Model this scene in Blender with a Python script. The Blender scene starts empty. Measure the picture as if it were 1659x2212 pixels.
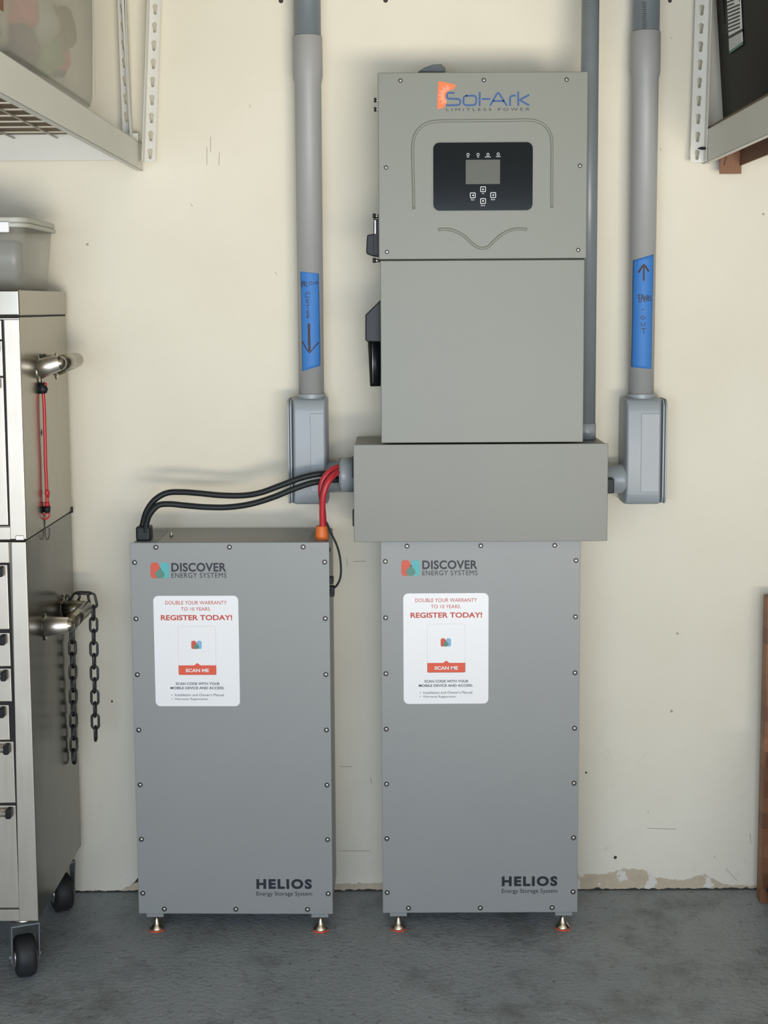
import bpy, bmesh, math, random
from mathutils import Vector, Matrix
random.seed(7)
S = bpy.context.scene
COL = S.collection
PI = math.pi

# ---------------------------------------------------------------- camera
F_PX, CX, CY = 2985.55, 830.39, 974.48
VA = Vector((0.99997734, 0.00342667, -0.00579385))     # camera right
VB = Vector((0.00540451, 0.10439093, 0.99452166))      # camera up
VW = Vector((-0.00401272, 0.99453044, -0.10437005))    # view direction
O = Vector((0.0, -3.67242, 1.60858))
cam = bpy.data.cameras.new('camera'); camo = bpy.data.objects.new('camera', cam); COL.objects.link(camo)
cam.sensor_fit = 'AUTO'; cam.sensor_width = 36; cam.lens = F_PX * 36 / 2212
cam.shift_x = (829.5 - CX) / 2212; cam.shift_y = (CY - 1106) / 2212
m = Matrix((VA, VB, -VW)).transposed().to_4x4(); m.translation = O
camo.matrix_world = m; cam.clip_start = .05; S.camera = camo

def ray(u, v): return VW + VA * ((u - CX) / F_PX) + VB * ((CY - v) / F_PX)
def at(u, v, y): d = ray(u, v); return O + d * ((y - O.y) / d.y)       # point of the place seen at a pixel, y behind/before the wall
def atx(u, v, x): d = ray(u, v); return O + d * ((x - O.x) / d.x)
def atz(u, v, z): d = ray(u, v); return O + d * ((z - O.z) / d.z)

# ---------------------------------------------------------------- view, world, lights
S.view_settings.view_transform = 'Standard'; S.view_settings.look = 'None'
S.view_settings.gamma = 1; S.view_settings.use_curve_mapping = False
S.view_settings.exposure = 0.0
world = bpy.data.worlds.new('world'); S.world = world; world.use_nodes = True
bg = world.node_tree.nodes['Background']; bg.inputs[0].default_value = (.70, .82, 1, 1); bg.inputs[1].default_value = 2.4

def area(name, loc, rot, sx, sy, col, watts):
    l = bpy.data.lights.new(name, 'AREA'); l.shape = 'RECTANGLE'; l.size = sx; l.size_y = sy
    l.color = col; l.energy = watts
    o = bpy.data.objects.new(name, l); COL.objects.link(o); o.location = loc; o.rotation_euler = rot
    return o
# sunlit driveway outside the open garage door, throwing warm light up into the garage
area('driveway_light', (1.8, -7.3, 0.02), (PI, 0, 0), 4.0, 3.8, (1.0, .915, .775), 1130)
# daylight coming in through the open door
area('door_daylight', (-.6, -5.15, 1.45), (math.radians(60), 0, 0), 3.0, 1.2, (.70, .82, 1.0), 80)

# ---------------------------------------------------------------- material helpers
def lin(c):
    r = []
    for x in c:
        x /= 255.
        r.append(x / 12.92 if x <= .04045 else ((x + .055) / 1.055) ** 2.4)
    return (*r, 1)
class NT:
    def __init__(s, name):
        s.m = bpy.data.materials.new(name); s.m.use_nodes = True; s.t = s.m.node_tree
        s.b = s.t.nodes['Principled BSDF']
    def n(s, typ, **k):
        nd = s.t.nodes.new(typ)
        for a, b in k.items(): setattr(nd, a, b)
        return nd
    def l(s, a, b): s.t.links.new(a, b)
    def math(s, op, a, b=None, clamp=False):
        nd = s.n('ShaderNodeMath', operation=op); nd.use_clamp = clamp
        for i, x in enumerate((a, b)):
            if x is None: continue
            if isinstance(x, (int, float)): nd.inputs[i].default_value = x
            else: s.l(x, nd.inputs[i])
        return nd.outputs[0]
    def mix(s, fac, a, b):
        nd = s.n('ShaderNodeMix', data_type='RGBA')
        for i, x in ((0, fac), (6, a), (7, b)):
            if isinstance(x, (int, float)): nd.inputs[i].default_value = x
            elif isinstance(x, tuple): nd.inputs[i].default_value = x
            else: s.l(x, nd.inputs[i])
        return nd.outputs[2]
    def noise(s, scale, detail=3, rough=.5, vec=None, mapscale=None):
        tc = s.n('ShaderNodeTexCoord').outputs['Object'] if vec is None else vec
        if mapscale:
            mp = s.n('ShaderNodeMapping'); mp.inputs['Scale'].default_value = mapscale; s.l(tc, mp.inputs[0]); tc = mp.outputs[0]
        nd = s.n('ShaderNodeTexNoise'); nd.inputs['Scale'].default_value = scale
        nd.inputs['Detail'].default_value = detail; nd.inputs['Roughness'].default_value = rough
        s.l(tc, nd.inputs['Vector']); return nd.outputs['Fac']
    def ramp(s, fac, p0, p1, c0=(0, 0, 0, 1), c1=(1, 1, 1, 1)):
        r = s.n('ShaderNodeValToRGB'); e = r.color_ramp.elements
        e[0].position = p0; e[0].color = c0; e[1].position = p1; e[1].color = c1
        s.l(fac, r.inputs[0]); return r.outputs[0]
    def bump(s, h, strength=.2, dist=.002):
        b = s.n('ShaderNodeBump'); b.inputs['Strength'].default_value = strength; b.inputs['Distance'].default_value = dist
        s.l(h, b.inputs['Height']); s.l(b.outputs[0], s.b.inputs['Normal'])
    def set(s, **k):
        for a, b in k.items():
            i = s.b.inputs[a.replace('_', ' ')]
            if isinstance(b, (int, float, tuple)): i.default_value = b
            else: s.l(b, i)
        return s
def plain(name, rgb, rough=.5, metal=0., vary=.06, scale=12, bump=0, bscale=150, spec=.5, coat=0):
    t = NT(name); c = lin(rgb)
    d = tuple(x * (1 - vary) for x in c[:3]) + (1,); u = tuple(min(1, x * (1 + vary)) for x in c[:3]) + (1,)
    t.set(Base_Color=t.mix(t.noise(scale), d, u), Roughness=rough, Metallic=metal)
    t.b.inputs['Specular IOR Level'].default_value = spec
    t.b.inputs['Coat Weight'].default_value = coat
    if bump: t.bump(t.noise(bscale, 2), bump, .001)
    return t.m

def wall_material():
    t = NT('painted_wall')
    tc = t.n('ShaderNodeTexCoord').outputs['Object']
    sx = t.n('ShaderNodeSeparateXYZ'); t.l(tc, sx.inputs[0]); X, Z = sx.outputs[0], sx.outputs[2]
    base = t.mix(t.ramp(t.noise(2.2, 4, .55), .35, .7), lin((226, 219, 200)), lin((232, 226, 208)))
    # fine grime specks
    v = t.n('ShaderNodeTexVoronoi'); v.inputs['Scale'].default_value = 9; t.l(tc, v.inputs['Vector'])
    sp = t.math('LESS_THAN', v.outputs['Distance'], .035)
    wn = t.n('ShaderNodeSeparateColor'); t.l(v.outputs['Color'], wn.inputs[0])
    sp = t.math('MULTIPLY', sp, t.math('GREATER_THAN', wn.outputs[0], .82))
    base = t.mix(t.math('MULTIPLY', sp, .55), base, lin((92, 78, 66)))
    # smudges, more of them low down on the wall
    sm = t.ramp(t.noise(14, 6, .7), .60, .74)
    low = t.math('SUBTRACT', 1, t.math('MULTIPLY', Z, 1.6), True)
    base = t.mix(t.math('MULTIPLY', t.math('MULTIPLY', sm, low), .35), base, lin((150, 138, 118)))
    # band of bare tan plaster along the floor, its height ragged and varying along the wall
    mr = t.n('ShaderNodeMapRange'); mr.inputs[1].default_value = -1.0; mr.inputs[2].default_value = 1.2; t.l(X, mr.inputs[0])
    r = t.n('ShaderNodeValToRGB'); e = r.color_ramp.elements
    pts = [(-1.0, .004), (-.75, .006), (-.715, .028), (-.675, .072), (-.60, .080), (-.50, .03), (-.10, .022), (0.0, .026), (.5, .048), (.58, .046), (.64, .062), (.70, .058), (.73, .036), (.80, .026), (.86, .046), (.92, .014), (1.02, .012)]
    e[0].position = 0; e[0].color = (pts[0][1] * 10,) * 3 + (1,)
    e[1].position = 1; e[1].color = (.12,) * 3 + (1,)
    for x, h in pts[1:]:
        q = e.new((x + 1.0) / 2.2); q.color = (h * 10,) * 3 + (1,)
    t.l(mr.outputs[0], r.inputs[0])
    h = t.math('MULTIPLY', r.outputs[0], .1)
    h = t.math('ADD', h, t.math('MULTIPLY', t.math('SUBTRACT', t.noise(60, 4, .7), .5), .022))
    mask = t.math('LESS_THAN', Z, h)
    tan = t.mix(t.noise(45, 4, .7), lin((176, 158, 132)), lin((214, 200, 176)))
    patch = t.ramp(t.noise(26, 3), .56, .6)
    tan = t.mix(t.math('MULTIPLY', patch, t.math('GREATER_THAN', X, .45)), tan, lin((222, 217, 206)))
    # broken dark hole left of the first battery
    hole = t.math('MULTIPLY', t.math('LESS_THAN', X, -.55), t.math('GREATER_THAN', Z, t.math('ADD', .014, t.math('MULTIPLY', t.noise(50), .02))))
    tan = t.mix(hole, tan, lin((74, 64, 56)))
    base = t.mix(mask, base, tan)
    crack = t.math('LESS_THAN', Z, t.math('ADD', -.003, t.math('MULTIPLY', t.noise(40, 3), .016)))
    base = t.mix(crack, base, lin((58, 58, 56)))
    t.set(Base_Color=base, Roughness=.72)
    t.b.inputs['Specular IOR Level'].default_value = .25
    hh = t.math('SUBTRACT', t.math('MULTIPLY', t.noise(180, 2), .25), mask)
    t.bump(hh, .35, .003)
    return t.m
def floor_material():
    t = NT('grey_floor_paint')
    a = t.mix(t.ramp(t.noise(1.6, 5, .6), .35, .68), lin((136, 144, 148)), lin((158, 164, 166)))
    a = t.mix(t.math('MULTIPLY', t.ramp(t.noise(4, 7, .75), .50, .66), .7), a, lin((98, 99, 95)))
    a = t.mix(t.math('MULTIPLY', t.ramp(t.noise(38, 4, .75), .58, .68), .5), a, lin((60, 62, 62)))
    tc = t.n('ShaderNodeTexCoord').outputs['Object']
    v = t.n('ShaderNodeTexVoronoi'); v.inputs['Scale'].default_value = 22; t.l(tc, v.inputs['Vector'])
    wn = t.n('ShaderNodeSeparateColor'); t.l(v.outputs['Color'], wn.inputs[0])
    sp = t.math('MULTIPLY', t.math('LESS_THAN', v.outputs['Distance'], .07), t.math('GREATER_THAN', wn.outputs[0], .80))
    a = t.mix(t.math('MULTIPLY', sp, .8), a, lin((190, 186, 170)))
    v2 = t.n('ShaderNodeTexVoronoi'); v2.inputs['Scale'].default_value = 31; t.l(tc, v2.inputs['Vector'])
    w2 = t.n('ShaderNodeSeparateColor'); t.l(v2.outputs['Color'], w2.inputs[0])
    sp2 = t.math('MULTIPLY', t.math('LESS_THAN', v2.outputs['Distance'], .13), t.math('GREATER_THAN', w2.outputs[1], .86))
    a = t.mix(t.math('MULTIPLY', sp2, .5), a, lin((48, 48, 46)))
    t.set(Base_Color=a, Roughness=t.ramp(t.noise(7, 4), .3, .7, (.36,) * 3 + (1,), (.55,) * 3 + (1,)))
    t.bump(t.math('ADD', t.noise(75, 3, .6), t.math('MULTIPLY', t.noise(260, 2), .5)), 1.0, .0045)
    return t.m
def steel(name, rgb, rough=.3, streak=(2, 2, 60)):
    t = NT(name); c = lin(rgb); d = tuple(x * .9 for x in c[:3]) + (1,)
    t.set(Base_Color=t.mix(t.noise(6, 4, .6), d, c), Metallic=1.)
    n = t.noise(8, 5, .6, mapscale=streak)
    t.set(Roughness=t.ramp(n, .2, .8, (rough * .9,) * 3 + (1,), (rough * 1.12,) * 3 + (1,)))
    t.bump(t.noise(3.5, 2), .25, .012)
    return t.m
def wood_blocks():
    t = NT('butcher_block_wood')
    tc = t.n('ShaderNodeTexCoord').outputs['Object']
    br = t.n('ShaderNodeTexBrick'); br.inputs['Scale'].default_value = 1
    mp = t.n('ShaderNodeMapping'); mp.inputs['Rotation'].default_value = (PI / 2, 0, 0); t.l(tc, mp.inputs[0]); t.l(mp.outputs[0], br.inputs['Vector'])
    br.inputs['Brick Width'].default_value = .035; br.inputs['Row Height'].default_value = .042; br.inputs['Mortar Size'].default_value = .0004
    br.inputs['Color1'].default_value = lin((92, 58, 36)); br.inputs['Color2'].default_value = lin((160, 112, 74)); br.inputs['Mortar'].default_value = lin((70, 44, 28))
    c = t.mix(t.math('MULTIPLY', t.noise(30, 4, .6, mapscale=(1, 1, 4)), .8), br.outputs['Color'], lin((120, 76, 48)))
    t.set(Base_Color=c, Roughness=.5); return t.m
def cardboard_mat():
    t = NT('brown_cardboard')
    tc = t.n('ShaderNodeTexCoord').outputs['Object']
    w = t.n('ShaderNodeTexWave'); w.inputs['Scale'].default_value = 60; w.inputs['Distortion'].default_value = 1.5; t.l(tc, w.inputs['Vector'])
    t.set(Base_Color=t.mix(w.outputs['Fac'], lin((128, 92, 70)), lin((150, 108, 82))), Roughness=.8)
    t.bump(w.outputs['Fac'], .4, .001); return t.m
def clear_plastic(name, rgb, alpha, rough=.25):
    t = NT(name); t.set(Base_Color=lin(rgb), Roughness=rough)
    tr = t.n('ShaderNodeBsdfTransparent'); mx = t.n('ShaderNodeMixShader')
    out = [n for n in t.t.nodes if n.type == 'OUTPUT_MATERIAL'][0]
    t.l(t.math('ADD', alpha, t.math('MULTIPLY', t.math('SUBTRACT', t.noise(6, 3), .5), .1)), mx.inputs[0]); t.l(tr.outputs[0], mx.inputs[1]); t.l(t.b.outputs[0], mx.inputs[2]); t.l(mx.outputs[0], out.inputs[0])
    return t.m
def toys_mat():
    t = NT('wrapped_gifts')
    v = t.n('ShaderNodeTexNoise'); v.inputs['Scale'].default_value = 9
    t.l(t.n('ShaderNodeTexCoord').outputs['Object'], v.inputs['Vector'])
    hs = t.n('ShaderNodeHueSaturation'); hs.inputs['Saturation'].default_value = 1.6; hs.inputs['Value'].default_value = .6
    t.l(v.outputs['Color'], hs.inputs['Color']); t.set(Base_Color=hs.outputs[0], Roughness=.5); return t.m

M = dict(
    wall=wall_material(), floor=floor_material(),
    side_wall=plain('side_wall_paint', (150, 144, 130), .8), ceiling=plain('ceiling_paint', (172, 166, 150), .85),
    cabinet=plain('grey_powder_coat', (145, 147, 145), .42, 0, .035, 5, .12, 700),
    inverter=plain('warm_grey_powder_coat', (130, 132, 122), .42, 0, .035, 5, .12, 700),
    trough=plain('trough_grey_powder_coat', (126, 127, 118), .42, 0, .05, 5, .12, 700),
    cabinet_dark=plain('grey_steel_bracket', (120, 126, 128), .45),
    pvc=plain('grey_pvc', (160, 160, 158), .45, 0, .05, 4),
    pvc_blue=plain('blue_grey_pvc', (118, 125, 129), .33, 0, .05, 4),
    pvc_fit=plain('grey_pvc_fitting', (150, 157, 161), .35, 0, .05, 6, .15, 60),
    black=plain('black_rubber', (26, 31, 33), .5, spec=.35), black_plastic=plain('black_plastic', (22, 26, 29), .42, spec=.3),
    panel=plain('black_display_glass', (24, 29, 32), .12, 0, .05, 6, spec=.3), lcd=plain('grey_lcd', (104, 106, 100), .12),
    red=plain('red_cable_jacket', (186, 46, 54), .38), orange=plain('orange_rubber', (226, 116, 50), .5),
    pad=plain('orange_foot_pad', (232, 88, 50), .5),
    chrome=plain('bright_screw_metal', (225, 222, 216), .18, 1., .05), washer=plain('dark_washer', (38, 38, 38), .4),
    steel=steel('stainless_front', (208, 200, 186), .40, (12, 12, 1)), steel_side=steel('stainless_side', (166, 161, 148), .24, (12, 12, 1)), steel_dark_reflect=steel('stainless_side_dark_reflection', (120, 117, 109), .24, (12, 12, 1)),  # last one: side steel again, dark reflections painted in as a darker base colour
    alu=plain('brushed_aluminium', (230, 224, 214), .42, 1.), gap=plain('dark_gap', (16, 17, 20), .7),
    rack=plain('pale_grey_rack_paint', (216, 215, 206), .40, 0, .05, 8), wire=plain('pale_wire', (196, 190, 172), .4),
    chain=plain('dark_steel_chain', (64, 66, 66), .38, .75), black_bin=plain('black_bin_plastic', (14, 14, 14), .55, spec=.15),
    white=plain('white_label', (240, 240, 240), .35, 0, .01), ink=plain('black_ink', (26, 28, 38), .5, 0, 0),
    ink_grey=plain('grey_ink', (70, 76, 90), .5, 0, 0), ink_red=plain('red_ink', (196, 66, 46), .5, 0, 0), ink_orange=plain('orange_ink', (226, 88, 56), .5, 0, 0),
    ink_white=plain('white_ink', (236, 238, 238), .5, 0, 0), logo_orange=plain('logo_orange', (232, 122, 66), .5, 0, .03),
    logo_blue=plain('logo_blue', (38, 82, 140), .5, 0, 0), logo_red=plain('logo_red', (208, 86, 62), .5, 0, 0), logo_teal=plain('logo_teal', (86, 176, 178), .5, 0, 0),
    logo_green=plain('logo_green', (84, 134, 118), .5, 0, 0), logo_sky=plain('logo_sky', (128, 182, 216), .5, 0, 0), frame_line=plain('pink_line', (222, 196, 190), .5, 0, 0),
    tape=plain('blue_masking_tape', (60, 124, 196), .6, 0, .08, 14, .2, 120), marker=plain('dark_marker', (62, 46, 42), .6),
    wood=wood_blocks(), cardboard=cardboard_mat(), navy=plain('navy_plastic', (28, 44, 66), .45),
    clear=clear_plastic('cloudy_clear_plastic', (186, 184, 168), .60), tote_grey=clear_plastic('frosted_grey_plastic', (190, 188, 176), .42, .3),
    toys=toys_mat(), purple=plain('purple_cloth', (96, 70, 96), .8), pink=plain('pink_wrap', (216, 84, 96), .5), green=plain('green_wrap', (120, 150, 90), .6), yellow=plain('yellow_wrap', (218, 186, 70), .6),
    grime=plain('wall_grime', (158, 148, 130), .8), tyre=plain('worn_black_tyre', (36, 37, 38), .6, 0, .3, 40, .6, 90),
    slate=plain('slate_grey_folder', (92, 96, 100), .6),
    board=plain('brown_board', (112, 96, 74), .7), frosted=plain('milky_plastic', (180, 180, 168), .4),
)

# ---------------------------------------------------------------- geometry helpers
class MB:
    def __init__(s): s.bm = bmesh.new()
    def box(s, a, b):
        x0, y0, z0 = a; x1, y1, z1 = b
        v = [s.bm.verts.new(p) for p in ((x0, y0, z0), (x1, y0, z0), (x1, y1, z0), (x0, y1, z0), (x0, y0, z1), (x1, y0, z1), (x1, y1, z1), (x0, y1, z1))]
        for f in ((3, 2, 1, 0), (4, 5, 6, 7), (0, 1, 5, 4), (1, 2, 6, 5), (2, 3, 7, 6), (3, 0, 4, 7)): s.bm.faces.new([v[i] for i in f])
        return s
    def loft(s, rings, closed=True, caps=True):
        R = [[s.bm.verts.new(p) for p in r] for r in rings]; n = len(R[0])
        for a, b in zip(R, R[1:]):
            for i in range(n if closed else n - 1):
                j = (i + 1) % n; f = s.bm.faces.new((a[i], a[j], b[j], b[i])); f.smooth = True
        if caps and closed:
            s.bm.faces.new(R[0][::-1]); s.bm.faces.new(R[-1])
        return s
    def tube(s, pts, r, n=16, caps=True):
        pts = [Vector(p) for p in pts]; rr = r if isinstance(r, (list, tuple)) else [r] * len(pts)
        rings = []; up = None
        for i, p in enumerate(pts):
            t = (pts[min(i + 1, len(pts) - 1)] - pts[max(i - 1, 0)]).normalized()
            if up is None: up = Vector((0, 0, 1)) if abs(t.z) < .9 else Vector((1, 0, 0))
            up = (up - t * up.dot(t)).normalized(); w = t.cross(up)
            rings.append([p + (up * math.cos(2 * PI * k / n) + w * math.sin(2 * PI * k / n)) * rr[i] for k in range(n)])
        return s.loft(rings, True, caps)
    def cyl(s, a, b, r, n=24, r2=None):
        return s.tube([a, b], [r, r if r2 is None else r2], n)
    def lathe(s, prof, c=(0, 0, 0), axis='z', n=28):
        rings = []
        for r, h in prof:
            ring = []
            for k in range(n):
                a = 2 * PI * k / n; x, y = r * math.cos(a), r * math.sin(a)
                ring.append(Vector(c) + (Vector((x, y, h)) if axis == 'z' else Vector((h, x, y)) if axis == 'x' else Vector((x, h, y))))
            rings.append(ring)
        return s.loft(rings)
    def prism(s, poly, y0, y1):                     # polygon in x,z, thickness along y
        a = [s.bm.verts.new((x, y0, z)) for x, z in poly]; b = [s.bm.verts.new((x, y1, z)) for x, z in poly]
        s.bm.faces.new(a); s.bm.faces.new(b[::-1]); n = len(poly)
        for i in range(n): s.bm.faces.new((a[i], b[i], b[(i + 1) % n], a[(i + 1) % n]))
        return s
    def poly_ext(s, poly, d):                       # 3-D polygon pushed along vector d
        d = Vector(d); a = [s.bm.verts.new(p) for p in poly]; b = [s.bm.verts.new(Vector(p) + d) for p in poly]
        s.bm.faces.new(a); s.bm.faces.new(b[::-1]); n = len(poly)
        for i in range(n): s.bm.faces.new((a[i], b[i], b[(i + 1) % n], a[(i + 1) % n]))
        return s
    def build(s, name, mat, parent=None, bevel=0, seg=2, local=False):
        bmesh.ops.recalc_face_normals(s.bm, faces=s.bm.faces[:])
        if parent is not None and not local:
            r = parent
            while r.parent: r = r.parent
            bmesh.ops.transform(s.bm, matrix=Matrix.Translation(-r.location), verts=s.bm.verts[:])
        me = bpy.data.meshes.new(name); s.bm.to_mesh(me); s.bm.free()
        o = bpy.data.objects.new(name, me); COL.objects.link(o); me.materials.append(M[mat] if isinstance(mat, str) else mat)
        o.parent = parent
        if bevel:
            b = o.modifiers.new('bevel', 'BEVEL'); b.width = bevel; b.segments = seg; b.limit_method = 'ANGLE'; b.angle_limit = math.radians(50)
            for p in me.polygons: p.use_smooth = True
            b.harden_normals = True
        return o
def thing(name, label, cat, loc, group=None):
    o = bpy.data.objects.new(name, None); COL.objects.link(o); o.location = loc; o.empty_display_size = .05
    return tag(o, label, cat, group)
def tag(o, label, cat, group=None):
    o['label'] = label; o['category'] = cat
    if group: o['group'] = group
    return o
def structure(o): o['kind'] = 'structure'; return o
def copy_to(o, loc, parent=None, rot=None):
    c = o.copy(); COL.objects.link(c); c.location = loc
    if parent is not None: c.parent = parent
    if rot is not None: c.rotation_euler = rot
    return c
def smooth_path(pts, n=8):
    P = [Vector(p) for p in pts]; P = [P[0] * 2 - P[1]] + P + [P[-1] * 2 - P[-2]]; out = []
    for i in range(1, len(P) - 2):
        a, b, c, d = P[i - 1:i + 3]
        for k in range(n):
            t = k / n
            out.append(.5 * ((2 * b) + (c - a) * t + (2 * a - 5 * b + 4 * c - d) * t * t + (3 * b - a - 3 * c + d) * t ** 3))
    out.append(P[-2]); return out
def rrect(x0, x1, z0, z1, r, n=6):
    out = []
    for cx, cz, a0 in ((x1 - r, z1 - r, 0), (x0 + r, z1 - r, 90), (x0 + r, z0 + r, 180), (x1 - r, z0 + r, 270)):
        for k in range(n + 1):
            a = math.radians(a0 + 90 * k / n); out.append((cx + r * math.cos(a), cz + r * math.sin(a)))
    return out
def curve_mesh(name, polys, depth, mat, parent, y, offset=0, local=True):
    """Outlines (the inner ones cut holes) in x,z as a solid plate whose front stands at y - depth."""
    cu = bpy.data.curves.new(name, 'CURVE'); cu.dimensions = '2D'; cu.fill_mode = 'BOTH'; cu.extrude = depth / 2; cu.offset = offset
    for p in polys:
        sp = cu.splines.new('POLY'); sp.points.add(len(p) - 1); sp.use_cyclic_u = True
        for q, (x, z) in zip(sp.points, p): q.co = (x, z, 0, 1)
    return curve_to_part(cu, name, mat, parent, y, depth, local)
def curve_to_part(cu, name, mat, parent, y, depth, local=True, box=None, align='C'):
    tmp = bpy.data.objects.new('tmp', cu); COL.objects.link(tmp)
    bpy.context.view_layer.update()
    me = bpy.data.meshes.new_from_object(tmp.evaluated_get(bpy.context.evaluated_depsgraph_get()))
    bpy.data.objects.remove(tmp); bpy.data.curves.remove(cu)
    if box:
        xs = [v.co.x for v in me.vertices]; ys = [v.co.y for v in me.vertices]
        x0, x1, z0, z1 = box; sx = (x1 - x0) / (max(xs) - min(xs)); sy = (z1 - z0) / (max(ys) - min(ys))
        mx, my = min(xs), min(ys)
        for v in me.vertices: v.co.x = x0 + (v.co.x - mx) * sx; v.co.y = z0 + (v.co.y - my) * sy
    off = Vector((0, 0, 0))
    if parent is not None and not local:
        r = parent
        while r.parent: r = r.parent
        off = r.location
    for v in me.vertices:
        x, z, d = v.co; v.co = Vector((x, y - depth / 2 - d, z)) - off
    me.update(); me.name = name
    me.materials.clear(); me.materials.append(M[mat])
    bm = bmesh.new(); bm.from_mesh(me); bmesh.ops.recalc_face_normals(bm, faces=bm.faces[:]); bm.to_mesh(me); bm.free()
    o = bpy.data.objects.new(name, me); COL.objects.link(o); o.parent = parent
    return o
def lettering(txt, box, y, mat, parent, bold=0, spacing=1, local=True, name='lettering'):
    cu = bpy.data.curves.new('text', 'FONT'); cu.body = txt; cu.size = 1; cu.extrude = .0002; cu.offset = bold; cu.space_character = spacing; cu.resolution_u = 4
    return curve_to_part(cu, name, mat, parent, y, .0004, local, box)
def strokes(lines, w, y, mat, parent, name='lettering', local=True, fn=None):
    """Pen strokes as thin flat ribbons with round ends; fn maps (x, z) onto a curved surface."""
    bm = bmesh.new()
    for ln in lines:
        P = [Vector((a, 0, b)) for a, b in ln]
        dense = []
        for a, b in zip(P, P[1:]):
            n = max(1, int((b - a).length / .004)); dense += [a.lerp(b, k / n) for k in range(n)]
        dense.append(P[-1]); P = dense; L = []; Rr = []
        for i, p in enumerate(P):
            t = (P[min(i + 1, len(P) - 1)] - P[max(i - 1, 0)]).normalized(); nn = Vector((-t.z, 0, t.x)) * (w / 2)
            L.append(p + nn); Rr.append(p - nn)
        t0 = (P[0] - P[1]).normalized() * w * .35; t1 = (P[-1] - P[-2]).normalized() * w * .35
        caps0 = [L[0] + t0 - (L[0] - P[0]) * .35, Rr[0] + t0 - (Rr[0] - P[0]) * .35]; caps1 = [L[-1] + t1 - (L[-1] - P[-1]) * .35, Rr[-1] + t1 - (Rr[-1] - P[-1]) * .35]
        L = [caps0[0]] + L + [caps1[0]]; Rr = [caps0[1]] + Rr + [caps1[1]]
        f = fn or (lambda p, d: Vector((p.x, y - d, p.z)))
        rings = [[bm.verts.new(f(a, 0)), bm.verts.new(f(a, .0004)), bm.verts.new(f(b, .0004)), bm.verts.new(f(b, 0))] for a, b in zip(L, Rr)]
        for a, b in zip(rings, rings[1:]):
            for i in range(4): bm.faces.new((a[i], a[(i + 1) % 4], b[(i + 1) % 4], b[i]))
        bm.faces.new(rings[0]); bm.faces.new(rings[-1][::-1])
    q = MB(); q.bm.free(); q.bm = bm
    return q.build(name, mat, parent, local=local)

# ---------------------------------------------------------------- the garage
XL, XR, YF, H = -2.0, 2.6, -5.25, 2.75
b = MB().box((XL - .12, 0, -.1), (XR + .12, .12, H)); structure(b.build('wall_back', 'wall'))
structure(MB().box((XL - .12, YF, -.1), (XL, 0, H)).build('wall_left', 'side_wall'))
structure(MB().box((XR, YF, -.1), (XR + .12, 0, H)).build('wall_right', 'side_wall'))
structure(MB().box((XL - .12, YF - .12, 2.2), (XR + .12, YF, H)).build('wall_front', 'side_wall'))
structure(MB().box((XL - .12, YF - .12, H), (XR + .12, .12, H + .1)).build('ceiling', 'ceiling'))
structure(MB().box((XL - .12, YF - .2, -.1), (XR + .12, .12, 0)).build('floor', 'floor'))

# scratches and scuffs on the back wall (painted-over marks lie flat on it)
scr = []
for u0, v0, u1, v1 in ((455, 296, 455, 328), (447, 318, 447, 356), (474, 330, 473, 358), (594, 588, 598, 594), (412, 440, 416, 446), (733, 1656, 760, 1656), (735, 1838, 800, 1838), (1398, 1789, 1460, 1791),
                       (763, 1213, 790, 1212), (749, 1207, 750, 1222), (1330, 1851, 1328, 1856), (1265, 1666, 1266, 1671), (1399, 1752, 1401, 1756), (800, 1680, 803, 1692), (1544, 1848, 1543, 1853), (1568, 1876, 1592, 1902), (539, 226, 541, 232), (1426, 320, 1428, 325), (1448, 80, 1452, 84), (1620, 1800, 1622, 1822)):
    p, q = at(u0, v0, 0), at(u1, v1, 0); scr.append([(p.x, p.z), (q.x, q.z)])
mk = strokes(scr, .0013, 0, 'grime', bpy.data.objects['wall_back'], 'scuff_mark', local=True); mk['kind'] = 'structure'
for u, v, r in ((1329, 1852, .0045), (1266, 1669, .0028), (607, 2, .006), (833, 1, .006), (1447, 2, .005), (242, 1515, .003), (300, 1434, .003)):
    p = at(u, v, 0); o = MB().lathe([(r * .7, 0), (r, -.0008), (r * .5, -.0014)], (p.x, 0, p.z), 'y', 12).build('nail_hole', 'marker', bpy.data.objects['wall_back'], local=True)

# ---------------------------------------------------------------- screws
def screw_src(head, rim):
    a = MB().lathe([(head * rim, 0), (head * rim, -.0008)], axis='y', n=20).build('screw', 'washer')
    b = MB().lathe([(head, -.0006), (head, -.0022), (head * .8, -.0034), (head * .3, -.0036)], axis='y', n=20).build('screw_head', 'chrome', a)
    c = MB().lathe([(head * .28, -.0034), (head * .28, -.0039)], axis='y', n=6).build('screw_socket', 'washer', a)
    return a
_first = {}
def screws(parent, pts, y, head=.0042, rim=1.55):
    key = (head, rim)
    for x, z in pts:
        if key not in _first:
            s = screw_src(head, rim); s.parent = parent; s.location = (x, y, z); _first[key] = s
        else:
            src = _first[key]; s = src.copy(); COL.objects.link(s); s.parent = parent; s.location = (x, y, z)
            for ch in src.children:
                c = ch.copy(); COL.objects.link(c); c.parent = s

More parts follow.
